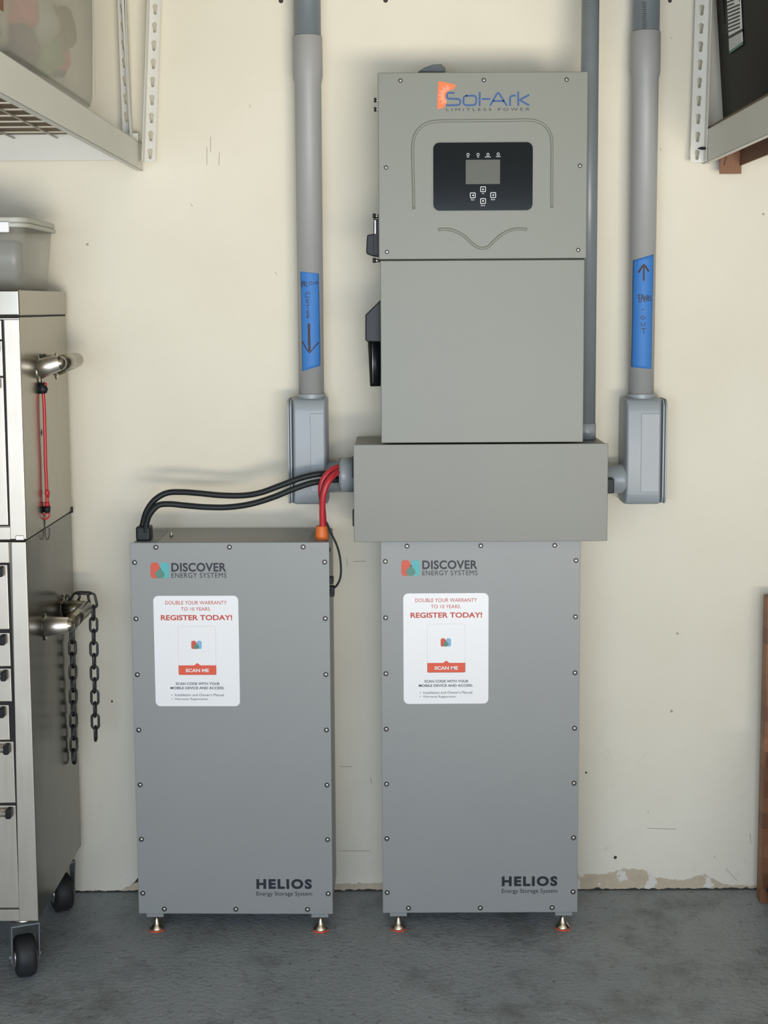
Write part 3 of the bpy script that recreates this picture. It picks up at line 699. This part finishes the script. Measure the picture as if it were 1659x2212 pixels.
# ---------------------------------------------------------------- tool chest and rolling cabinet
TX, TY0, TY1 = -.8445, -.5126, -.049
TL = -1.78
zt, zl, zs, zb = P(40, 626, TY0).z, P(41, 685, TY0).z, P(60, 1168, TY0).z, P(80, 1990, TY0).z
def zf(v, u=30): return P(u, v, TY0).z
xc = TX + .001; xlow = TX - .0005
ch = thing('tool_chest', 'stainless steel tool chest resting on the wheeled cabinet', 'tool chest', ((TX + TL) / 2, (TY0 + TY1) / 2, zs))
MB().box((TL, TY0 + .004, zs + .001), (xc, TY1, zl)).build('body', 'steel_side', ch, .003)
MB().box((TL, TY0 - .001, zl + .003), (xc + .002, TY1, zt)).build('lid', 'steel_side', ch, .004, 3)
MB().box((TL + .005, TY0 + .006, zl - .002), (xc - .001, TY1 - .004, zl + .004)).build('lid_seam', 'gap', ch)
cab = thing('rolling_cabinet', 'tall stainless steel drawer cabinet on casters, chain hung on its handle', 'tool cabinet', ((TX + TL) / 2, (TY0 + TY1) / 2, 0))
MB().box((TL, TY0 + .004, zb), (xlow, TY1, zs - .002)).build('body', 'steel_dark_reflect', cab, .003)
MB().box((TL + .005, TY0 + .008, zs - .004), (xlow - .002, TY1 - .003, zs + .0005)).build('seam', 'gap', cab)
def post_strip(e, v0, v1, pl0, pl1, xr):
    q = MB(); a0, a1 = P(pl0, v0, TY0).x, P(pl1, v1, TY0).x
    q.poly_ext([(a0, TY0, zf(v0)), (xr, TY0, zf(v0)), (xr, TY0, zf(v1)), (a1, TY0, zf(v1))], (0, .006, 0)).build('corner_post', 'steel', e, .0015)
    return (a0 + a1) / 2
xp1 = post_strip(ch, 690, 1165, 8, 22, xc); xp2 = post_strip(cab, 1171, 1990, 24, 41, xlow)
def drawer(e, v0, v1, xr, handle=True, out=.0):
    z0, z1 = zf(v1), zf(v0); y0 = TY0 - out
    d = MB().box((TL + .04, y0, z0), (xr, TY0 + .01, z1)).build('drawer', 'steel', e, .002)
    if handle:
        hz = z1 - .013; xe = xr - .006
        MB().tube([(TL + .1, y0 - .016, hz), (xe - .011, y0 - .016, hz)], .0088, 14).build('handle', 'alu', d)
        MB().box((xe - .0125, y0 - .026, hz - .0115), (xe, y0, hz + .0105)).build('handle_cap', 'black_plastic', d, .003, 3)
    return d
MB().box((TL + .03, TY0 + .001, zf(1137)), (xp1 - .0005, TY0 + .009, zf(690))).build('drawer_gap', 'gap', ch)
for v0, v1, h in ((691, 734, False), (736, 813, True), (815, 1135, True)): drawer(ch, v0, v1, xp1 - .0042, h)
MB().box((TL, TY0 + .0005, zf(1166)), (xp1 - .001, TY0 + .01, zf(1139))).build('bottom_rail', 'steel', ch, .001)
MB().box((TX - .024, TY0 - .002, zs + .001), (TX - .004, TY0 + .004, zs + .0125)).build('latch_tab', 'alu', ch, .002)
MB().box((TL + .03, TY0 + .001, zf(1963)), (xp2 - .0005, TY0 + .009, zf(1217))).build('drawer_gap', 'gap', cab)
MB().box((TL, TY0 + .0005, zf(1216)), (xp2 - .001, TY0 + .01, zf(1171))).build('top_rail', 'steel', cab, .001)
MB().box((TL, TY0 + .0005, zf(1990)), (xp2 - .001, TY0 + .01, zf(1966))).build('bottom_rail', 'steel', cab, .001)
for v0, v1, dx, o_ in ((1220, 1360, .0045, 0), (1367, 1440, .0045, 0), (1444, 1516, .0045, 0), (1523, 1599, .0125, -.0), (1602, 1735, .0045, 0), (1740, 1962, .0045, 0)):
    drawer(cab, v0, v1, xp2 - dx, True, o_)

def side_handle(e, ya, yb, za, zb_, out, flat=False):
    """Tube handle on the right flank: two standoffs carrying a bar that runs front to back."""
    x0 = TX
    h = MB().tube([(x0 + out, ya, zb_), (x0 + out, yb, zb_)], .0185, 24)
    h.lathe([(.0185 * math.sin(a), .0) for a in ()] or [(.001, -.018), (.011, -.0148), (.0165, -.0083), (.0185, 0)], (x0 + out, ya, zb_), 'y', 24)
    h = h.build('side_handle', 'steel_side', e)
    for y in (ya, yb):
        MB().lathe([(.006, 0), (.006, .004)], (x0, y, za + .024), 'x', 10).build('rivet', 'chrome', h)
        MB().lathe([(.006, 0), (.006, .004)], (x0, y, za - .026), 'x', 10).build('rivet', 'chrome', h)
        pl = [(y + .018 * math.cos(t), za + .034 * math.sin(t)) for t in [2 * PI * k / 28 for k in range(28)]]
        MB().poly_ext([(x0 - .0005, a, b) for a, b in pl], (.0035, 0, 0)).build('mount_plate', 'steel_side', h, .001)
        MB().tube([(x0 + .002, y, za), (x0 + out * .6, y, (za * .35 + zb_ * .65)), (x0 + out, y, zb_), (x0 + out + .012, y, zb_)], [.0245, .0215, .0190, .011], 24).build('standoff', 'alu' if y == ya else 'steel_side', h)
    return h
a = atx(82, 798, TX); b_ = atx(165, 775, TX + .055)
hz = atx(137, 783, TX + .055).z
side_handle(ch, a.y, b_.y + .01, a.z, hz, .052)
a2 = atx(97, 1354, TX); b2 = atx(183, 1294, TX + .058)
side_handle(cab, a2.y, b2.y + .008, a2.z, a2.z + .004, .058)
# back corner bumper at the seam
MB().box((TX - .006, TY1 - .008, zs - .004), (TX + .004, TY1 + .004, zs + .012)).build('bumper', 'black', cab, .002)

# casters
def caster(cx, cy, yaw, par):
    Rw = .050; wz = Rw; w = .024
    rot = Matrix.Translation(Vector((cx, cy, 0))) @ Matrix.Rotation(yaw, 4, 'Z')
    def fin(mb, name, mat, p, bev=0):
        bmesh.ops.transform(mb.bm, matrix=rot, verts=mb.bm.verts[:]); return mb.build(name, mat, p, bev)
    t = fin(MB().lathe([(.020, -w), (.040, -w), (.047, -w + .004), (Rw, -w + .012), (Rw, w - .012), (.047, w - .004), (.040, w), (.020, w)], (0, 0, wz), 'x', 36), 'caster_wheel', 'tyre', par)
    for s in (-1, 1):
        fin(MB().lathe([(.026, 0), (.024, .003 * s), (.010, .004 * s), (.008, .008 * s)], (s * w, 0, wz), 'x', 28), 'hub_cap', 'chrome', t)
    fk = MB()
    for s in (-1, 1):
        pts = [(s * (w + .007), -.012, wz - .010), (s * (w + .007), .012, wz - .010), (s * (w + .007), .040, zb - .016), (s * (w + .007), -.030, zb - .016)]
        fk.poly_ext(pts, (s * .0025, 0, 0))
    fk.box((-(w + .0095), -.030, zb - .018), (w + .0095, .040, zb - .0145))
    fk.tube([(-(w + .014), 0, wz), (w + .014, 0, wz)], .005, 12)
    f = fin(fk, 'caster_fork', 'cabinet_dark', par, .0008)
    fin(MB().lathe([(.027, -.015), (.027, -.008), (.021, -.004), (.021, 0)], (0, .004, zb), 'z', 28), 'swivel_ring', 'chrome', f)
for (x, y, yaw) in ((TX - .046, TY0 + .040, math.radians(22)), (TX - .044, TY1 - .060, math.radians(28)), (TL + .05, TY0 + .04, .2), (TL + .05, TY1 - .06, -.2)):
    caster(x, y, yaw, cab)

# lidded plastic box on the chest
tx1 = P(53, 560, -.45).x; tz0 = zt; tz1 = P(50, 470, -.45).z
bn = thing('storage_box', 'frosted grey plastic box with lid on top of the tool chest', 'storage box', (tx1 - .2, -.3, tz0))
def rbox(x0, x1, y0, y1, z0, z1, r, taper=0):
    rings = []
    for z, t in ((z0, taper), (z1, 0)):
        rings.append([(x, y, z) for x, y in rrect(x0 + t, x1 - t, y0 + t, y1 - t, r, 8)])
    return MB().loft(rings)
rbox(tx1 - .42, tx1, -.45, -.16, tz0 + .001, tz1 - .018, .028, .012).build('tub', 'tote_grey', bn)
rbox(tx1 - .428, tx1 + .010, -.46, -.15, tz1 - .022, tz1 - .012, .034).build('rim', 'frosted', bn, .002)
rbox(tx1 - .426, tx1 + .008, -.458, -.152, tz1 - .012, tz1 + .002, .034, 0).build('lid', 'frosted', bn, .004, 3)
MB().box((tx1 - .06, -.466, tz1 - .034), (tx1 - .03, -.456, tz1 - .010)).build('latch', 'white', bn, .002)
MB().box((tx1 - .4, -.438, tz0 + .022), (tx1 - .022, -.37, tz1 - .05)).build('contents', 'slate', bn, .01)

# bungee cord and strap hanging from the upper handle
yb_ = a.y + .012; xb = TX + .016
def U(u, v): p = at(u, v, yb_); return p
bc = thing('bungee_cord', 'red bungee cord with black hook hanging from the tool chest handle', 'cord', U(96, 960))
MB().tube(smooth_path([U(92, 838), U(95, 870), U(97, 930), U(98.5, 1000), U(101, 1060), U(102, 1094)], 6), [.0042] * 31, 14).build('cord', 'red', bc)
MB().tube([U(101, 1056), U(102, 1064), U(103, 1075)], [.004, .0065, .004], 14).build('knot', 'red', bc)
MB().tube([U(101.5, 1084), U(102, 1093)], [.0062, .0068], 14).build('cord_end', 'red', bc)
MB().tube([U(102, 1094), U(102, 1107)], [.0085, .0072], 16).build('hook_sleeve', 'black', bc)
MB().tube(smooth_path([U(98, 1110), U(103, 1108), U(107, 1112), U(104, 1118), U(98, 1121), U(95, 1115), U(98, 1110)], 5), .0022, 10).build('cord_loop', 'red', bc)
MB().tube(smooth_path([U(97.5, 1112), U(97, 1135), U(98, 1158), U(102, 1166), U(106, 1158), U(106.5, 1140)], 5), .0013, 8).build('hook', 'washer', bc)
MB().tube([U(90, 828), U(93, 842), U(94, 850)], [.009, .0125, .008], 16).build('hook_sleeve', 'black', bc)
MB().tube([U(93, 827), U(97, 830), U(98, 838)], [.004, .006, .004], 12).build('cord_end', 'red', bc)
MB().tube(smooth_path([U(91, 838), U(85, 812), U(82, 790), U(83, 774), U(90, 768) + Vector((0, .03, 0))], 6), .0036, 10).build('hook', 'black', bc)
tg = tag(MB().tube(smooth_path([U(79, 772), U(80, 810), U(81, 850), U(84, 890), U(88, 925)], 6), .0016, 8).build('string_tie', 'black'), 'thin black string with a wire clip beside the red bungee cord', 'string')
MB().tube(smooth_path([U(88, 923), U(85, 932), U(88, 945), U(91, 935), U(88, 923)], 5), .0011, 8).build('clip', 'washer', tg)
MB().tube(smooth_path([U(86, 930), U(81, 945), U(76, 952)], 4), .001, 8).build('clip', 'washer', tg)

# chain over the lower handle
def link_mesh():
    L, W, w = .0455, .0245, .0033; pts = []
    r = W / 2 - w; hl = L / 2 - w - r
    for k in range(9): a_ = PI * k / 8; pts.append((r * math.cos(a_), 0, hl + r * math.sin(a_)))
    for k in range(9): a_ = PI + PI * k / 8; pts.append((r * math.cos(a_), 0, -hl + r * math.sin(a_)))
    bm = bmesh.new(); rings = []; n = len(pts)
    for i in range(n):
        p = Vector(pts[i]); t = (Vector(pts[(i + 1) % n]) - Vector(pts[i - 1])).normalized(); s_ = Vector((0, 1, 0)); o_ = t.cross(s_)
        rings.append([bm.verts.new(p + (s_ * math.cos(2 * PI * k / 8) + o_ * math.sin(2 * PI * k / 8)) * w) for k in range(8)])
    for i in range(n):
        A, B = rings[i], rings[(i + 1) % n]
        for k in range(8): bm.faces.new((A[k], A[(k + 1) % 8], B[(k + 1) % 8], B[k])).smooth = True
    bmesh.ops.recalc_face_normals(bm, faces=bm.faces[:])
    me = bpy.data.meshes.new('chain_link'); bm.to_mesh(me); bm.free(); me.materials.append(M['chain']); return me
LM = link_mesh()
yc = b2.y + .028
def C(u, v, dy=0): return at(u, v, yc + dy)
chn = thing('chain', 'dark steel chain draped over the lower side handle of the cabinet', 'chain', C(180, 1290))
path = smooth_path([C(160, 1652), C(158.5, 1520), C(157, 1420), C(155, 1345), C(157, 1305, -.002), C(167, 1288, -.003), C(180, 1281, -.003), C(193, 1287, -.003), C(201, 1305, -.002), C(202.5, 1380), C(204, 1460), C(205.5, 1540), C(207, 1602)], 20)
cum = [0]
for p, q in zip(path, path[1:]): cum.append(cum[-1] + (q - p).length)
def along(s):
    for i in range(len(cum) - 1):
        if cum[i + 1] >= s: t = (s - cum[i]) / (cum[i + 1] - cum[i]); return path[i].lerp(path[i + 1], t), (path[i + 1] - path[i]).normalized()
    return path[-1], (path[-1] - path[-2]).normalized()
pitch = .0322; s_ = .022; i = 0; tot = cum[-1]
nl = int((tot - .044) / pitch)
for i in range(nl + 1):
    p, t = along(tot - .022 - i * pitch)
    o = bpy.data.objects.new('link', LM); COL.objects.link(o); o.parent = chn
    zax = t; yax = Vector((0, 1, 0)); xax = yax.cross(zax).normalized(); yax = zax.cross(xax)
    Rm = Matrix((xax, yax, zax)).transposed()
    inner = (tot - i * pitch) < tot * .47
    ang = (PI / 2 if i % 2 == 0 else 0) + (math.radians(38) if inner else 0)
    o.matrix_local = Matrix.Translation(p - chn.location) @ (Rm @ Matrix.Rotation(ang, 3, 'Z')).to_4x4()
hk = [C(u, v) for u, v in ((141, 1330), (141, 1300), (143, 1288), (147, 1286), (149, 1294), (147, 1302))]
MB().tube(smooth_path(hk, 5), .0022, 10).build('hook', 'chain', chn)

# ---------------------------------------------------------------- overhead racks
def keyhole(cx, cz, s=1.0):
    pts = []
    for k in range(13):
        a_ = math.radians(-40 + 260 * k / 12); pts.append((cx + .0068 * s * math.cos(a_), cz + .006 + .0068 * s * math.sin(a_)))
    for k in range(7):
        a_ = math.radians(180 + 180 * k / 6); pts.append((cx + .0042 * s * math.cos(a_), cz - .010 + .0042 * s * math.sin(a_)))
    return pts
def slotted_post(par, pb, pt, w, z_first, pitch_, yface, flange, zbot, ztop=H - .02):
    """Angle post with keyhole slots down its front flange; pb, pt are x of its centre line at zbot and at z=2.39."""
    dx = (pt - pb) / (2.39 - zbot); cxf = lambda z: pb + dx * (z - zbot)
    outer = [(cxf(zbot) - w / 2, zbot), (cxf(zbot) + w / 2, zbot), (cxf(ztop) + w / 2, ztop), (cxf(ztop) - w / 2, ztop)]
    holes = []; z = z_first
    while z < ztop - .03: holes.append(keyhole(cxf(z), z)); z += pitch_
    p = curve_mesh('post', [outer] + holes, .002, 'rack', par, yface, local=False)
    s = flange; xe0, xe1 = cxf(zbot) + s * w / 2, cxf(ztop) + s * w / 2
    q = MB(); q.poly_ext([(xe0, yface - .002, zbot), (xe0 + s * .002, yface - .002, zbot), (xe1 + s * .002, yface - .002, ztop), (xe1, yface - .002, ztop)], (0, -.030, 0))
    q.build('post_flange', 'rack', p)
    return p
def beam(par, pts_face, xdir, name='side_beam', flip=1):
    """Channel beam running front to back; face rectangle y0..y1, z0..z1 at x, with folded lips."""
    x, y0, y1, z0, z1 = pts_face
    o = MB().box((x - .0015, y0, z0), (x, y1, z1)) if xdir > 0 else MB().box((x, y0, z0), (x + .0015, y1, z1))
    s = -1 if xdir > 0 else 1
    o.poly_ext([(x, y0, z1), (x, y1, z1), (x + s * .016, y1, z1 + .011), (x + s * .016, y0, z1 + .011)], (0, 0, -.0016))
    o.poly_ext([(x, y0, z0), (x, y1, z0), (x + s * .016, y1, z0), (x + s * .016, y0, z0)], (0, 0, .0016))
    return o.build(name, 'rack', par, .0006)
# left rack
lx = -.6412; rz0, rz1 = 1.963, 2.020
rl = thing('overhead_rack', 'white slotted metal rack with wire deck above the tool chest, holding clear tote', 'shelf rack', (-1.2, -.9, 1.963), 'overhead racks')
slotted_post(rl, P(324, 350, -.035).x, P(336, 0, -.035).x, .028, P(323, 331, -.035).z - .001, .0455, -.034, -1, P(324, 350, -.035).z)
slotted_post(rl, P(275, 275, -.035).x, P(264, 0, -.035).x, .024, P(275, 252, -.035).z, .0455, -.034, 1, 2.035)
MB().poly_ext([(-.664, -.038, 2.03), (-.658, -.038, 2.03), (-.683, -.038, H - .02), (-.689, -.038, H - .02)], (0, -.02, 0)).build('post_flange', 'rack', rl)
beam(rl, (lx, -1.9, -.008, rz0, rz1 + .012), 1)
MB().box((-1.95, -.050, 1.987), (lx - .003, -.046, 2.055)).build('rear_beam', 'rack', rl, .0006)
MB().box((-1.95, -.046, 2.052), (lx - .003, -.02, 2.055)).build('rear_beam_lip', 'rack', rl)
MB().box((-1.95, -1.9, 1.987), (lx - .003, -1.896, 2.05)).build('front_beam', 'rack', rl, .0006)
MB().box((-1.95, -1.896, 1.987), (-1.946, -.05, 2.05)).build('far_beam', 'rack', rl, .0006)
wz_ = 2.048
n = 0
dk = MB()
y = -.14
while y > -1.85:
    dk.tube(smooth_path([(-1.94, y, wz_), (-1.2, y, wz_), (lx - .075, y, wz_), (lx - .05, y, wz_ - .004), (lx - .03, y, wz_ - .022), (lx - .006, y, wz_ - .04)], 4), .0025, 8); y -= .10
for k in range(12):
    x = lx - .10 - k * .11
    dk.cyl((x, -.06, wz_ - .005), (x, -1.88, wz_ - .005), .0025, 8)
dk.build('wire_deck', 'wire', rl)
MB().box((-1.93, -1.86, wz_ + .004), (lx - .13, -.06, wz_ + .016)).build('deck_board', 'board', rl)
# front hanger so the rack is carried at its far end too
MB().box((lx - .03, -1.9, 1.963), (lx - .002, -1.898, H - .001)).build('hanger', 'rack', rl)

# clear tote
ty0, ty1 = -1.19, -.42; tz = 2.064; txr = lx - .020
tt = thing('storage_tote', 'cloudy clear plastic tote full of coloured wrappings on the left rack', 'storage box', (txr - .25, -.85, tz))
rings = []
for z, g_ in ((tz, .018), (tz + .02, .012), (2.55, 0)):
    rings.append([(x, y, z) for x, y in rrect(txr - .46 + g_, txr - g_, ty0 + g_, ty1 - g_, .03, 5)])
MB().loft(rings).build('tub', 'clear', tt)
MB().box((txr - .47, ty0 - .01, 2.55), (txr + .008, ty1 + .01, 2.575)).build('lid', 'frosted', tt, .005)
MB().poly_ext([(txr - .001, ty1 - .075, tz + .02), (txr - .001, ty1 - .07, tz + .02), (txr + .001, ty1 - .06, 2.55), (txr + .001, ty1 - .066, 2.55)], (.002, 0, 0)).build('corner_rib', 'frosted', tt)
cols = ['green', 'yellow', 'pink', 'purple', 'toys', 'board', 'pink', 'green', 'toys', 'frosted', 'yellow', 'green']
def blob(c, rx, ry, rz, mat, name, lab, seed):
    random.seed(seed); bm = bmesh.new(); bmesh.ops.create_icosphere(bm, subdivisions=3, radius=1)
    for v in bm.verts:
        k = 1 + .12 * math.sin(5 * v.co.x + seed) * math.sin(4 * v.co.z + seed) + random.uniform(-.02, .02)
        v.co = Vector((c[0] + v.co.x * rx * k, c[1] + v.co.y * ry * k, c[2] + v.co.z * rz * k))
    q = MB(); q.bm.free(); q.bm = bm; o = q.build(name, mat)
    for p in o.data.polygons: p.use_smooth = True
    return tag(o, lab, 'bundle', 'bundles inside the clear tote')
X0 = txr - .065
for i, (u, v, rr, mat, w) in enumerate(((66, 20, .045, 'pink', 'pink wrapped bundle in clear tote, nearest its front edge'), (60, 105, .05, 'purple', 'purple cloth bundle low in the clear tote'), (110, 110, .055, 'green', 'green wrapped bundle at the bottom of the clear tote'),
                                       (148, 132, .026, 'yellow', 'small yellow bundle in the clear tote beside a pink one'), (180, 155, .032, 'pink', 'small pink bundle low at the rear of the clear tote'), (95, 40, .06, 'frosted', 'pale bundle in the upper middle of the clear tote'), (140, 60, .055, 'board', 'brown bundle behind the pale ones in clear tote'),
                                       (196, 185, .022, 'navy', 'dark blue bundle at the rear bottom corner of the clear tote'))):
    p = atx(u, v, X0); rr *= .85; y_ = min(max(p.y, ty0 + .06), ty1 - .05); z_ = max(p.z, tz + rr * 1.02 + .003)
    blob((X0 - (.02 if rr < .04 else .02), y_, z_), min(rr, .05), rr, rr * 1.15, mat, 'wrapped_bundle', w, i + 1)
# black box nearer the camera
bk = thing('storage_box', 'black box in front of the clear tote on the left rack', 'storage box', (txr - .25, -1.5, tz))
MB().box((txr - .45, -1.82, tz), (txr - .005, -1.225, 2.5)).build('tub', 'black_bin', bk, .012, 3)
MB().box((txr - .46, -1.83, 2.5), (txr + .003, -1.215, 2.525)).build('lid', 'black_bin', bk, .005)
p = atx(3, 6, txr - .004); MB().box((txr - .0055, p.y - .10, p.z - .012), (txr - .0035, p.y + .012, p.z + .05)).build('label', 'cardboard', bk)

# right rack
rx = .8184
rr_ = thing('overhead_rack', 'white slotted metal rack with the black tote, above the bare wall', 'shelf rack', (1.3, -.5, 1.97), 'overhead racks')
slotted_post(rr_, P(1505, 350, -.035).x, P(1516.5, 0, -.035).x, .034, P(1504, 334, -.035).z, .0455, -.034, 1, P(1505, 351, -.035).z)
beam(rr_, (rx, -1.9, -.008, 1.972, 2.054), -1)
MB().box((rx + .003, -.050, 1.985), (XR - .002, -.046, 2.055)).build('rear_beam', 'rack', rr_, .0006)
MB().box((rx + .003, -1.9, 1.985), (XR - .002, -1.896, 2.05)).build('front_beam', 'rack', rr_, .0006)
MB().box((rx + .004, -1.89, 2.052), (XR - .004, -.05, 2.062)).build('deck_board', 'board', rr_)
MB().box((rx + .002, -1.9, 1.97), (rx + .03, -1.898, H - .001)).build('hanger', 'rack', rr_)
for v, r_ in ((296, .003), (333, .003)):
    p = atx(1524, v, rx); MB().lathe([(r_, 0), (r_, -.002)], (rx, p.y, p.z), 'x', 10).build('rivet', 'chrome', rr_)
p = P(1510, 320.5, -.006); q_ = P(1535, 320.5, -.04)
MB().tube([P(1507, 320.5, -.037), P(1516, 320.5, -.041), P(1535, 320.5, -.075)], [.0008, .004, .001], 10).build('cable_tie', 'gap', rr_)
# black tote, tapering towards its base
bz = 2.0625; ya0, ya1 = -.75, -.10; bx_ = rx + .022
bt_ = thing('storage_tote', 'black plastic tote with white printed label on the right rack', 'storage box', (bx_ + .2, -.42, bz))
rings = []
top = 2.46
for z, g_ in ((bz, .046), (bz + .014, .040), (top, 0.0)):
    rings.append([(x, y, z) for x, y in rrect(bx_ - .012 + g_ * .5, bx_ + .42 - g_, ya0 + g_, ya1 + .06 - g_, .022, 6)])
MB().loft(rings).build('tub', 'black_bin', bt_)
MB().box((bx_ - .02, ya0 - .01, top), (bx_ + .43, ya1 + .07, top + .025)).build('lid', 'black_bin', bt_, .006)
MB().poly_ext([(bx_ + .004, ya1 - .05, 2.30), (bx_ + .004, ya1 - .038, 2.30), (bx_ - .010, ya1 - .03, top), (bx_ - .010, ya1 - .042, top)], (-.008, 0, 0)).build('rib', 'black_bin', bt_, .002)
# label on its flank: position read along the side plane
def onbin(u, v):
    x = bx_ - .0005; p = atx(u, v, x); k = (p.z - bz) / (top - bz); x = bx_ - .012 + (.02 * (1 - k)) ; p = atx(u, v, x); return p
def slab(pts, d, name, mat, par): return MB().poly_ext([onbin(u, v) + Vector((-.0012, 0, 0)) for u, v in pts], (-d, 0, 0)).build(name, mat, par)
lab = slab([(1570, -45), (1599, -60), (1606, 90), (1577, 110)], .0008, 'printed_label', 'white', bt_)
slab([(1575.5, 78), (1605, 62), (1605.5, 68), (1576, 84)], .0012, 'label_band', 'ink', lab)
slab([(1576.8, 110), (1606, 91), (1606.5, 96), (1578, 116)], .0012, 'label_band', 'logo_green', lab)
for k in range(6): slab([(1574 + k * .2, 86 + k * 4), (1604, 70 + k * 4), (1604, 70.6 + k * 4), (1574 + k * .2, 86.8 + k * 4)], .0012, 'label_line', 'ink_grey', lab)
for k in range(9): slab([(1571.5, 4 + k * 8), (1600, -8 + k * 8), (1600, -4.2 + k * 8), (1571.5, 7.4 + k * 8)], .0012, 'label_print', 'ink', lab)
slab([(1588, 4), (1598, 0), (1599, 8), (1589, 13)], .0018, 'label_print', 'white', lab)

# cardboard under the right rack
def CB(u, v, y): p = at(u, v, y); return (p.x, p.y, p.z)
cbd = thing('cardboard_piece', 'brown folded cardboard hanging under the right rack beam by the wall', 'cardboard', (rx + .06, -.1, 1.94))
xa = P(1549, 340, -.02).x; xb2 = P(1604, 340, -.06).x
zt_, zb2 = 1.971, P(1575, 375.5, -.05).z
MB().box((xa, -.052, zb2), (xb2, -.046, 2.05)).build('flap', 'cardboard', cbd, .0008)
q = MB()
za_, zb3 = P(1604, 343, -.06).z, P(1659, 333, -.45).z
zb4 = P(1606, 357, -.06).z
q.poly_ext([(xb2 - .005, -.0525, 2.048), (xb2 - .005, -.0525, zb4), (xb2 - .005, -.9, zb4), (xb2 - .005, -.9, 2.048)], (.005, 0, 0)).build('side_panel', 'cardboard', cbd, .0008)
q = MB(); q.poly_ext([(xa + .024, -.0535, 2.03), (xa + .0265, -.0535, 2.03), (xa + .012, -.0535, zb2 + .022), (xa + .0095, -.0535, zb2 + .022)], (0, .001, 0)).build('crease', 'marker', cbd)

# ---------------------------------------------------------------- right edge: butcher-block panel and navy bin
bp = atz(1642, 1952, 0)
xw = bp.x
wb = tag(MB().box((xw, -.090, 0), (xw + .62, -.050, .84)).build('wooden_board', 'wood', None, .002), 'butcher-block wooden panel standing upright against the bare wall', 'board')
nv = thing('plastic_bin', 'navy plastic bin on the floor before the wooden panel', 'bin', (xw + .25, -.3, 0))
nx = atz(1652, 1962, 0).x
rings = []
for z, g_ in ((0, .012), (.045, .004), (.05, 0)):
    rings.append([(x, y, z) for x, y in rrect(nx + g_, nx + .45, -.45, -.105 - g_, .015, 4)])
MB().loft(rings).build('base', 'navy', nv, .003)
MB().box((nx + .014, -.44, .05), (nx + .44, -.115, .40)).build('tub', 'black_bin', nv, .01)
MB().box((nx + .006, -.45, .40), (nx + .45, -.108, .42)).build('lid', 'navy', nv, .004)

for im in list(bpy.data.images): bpy.data.images.remove(im)
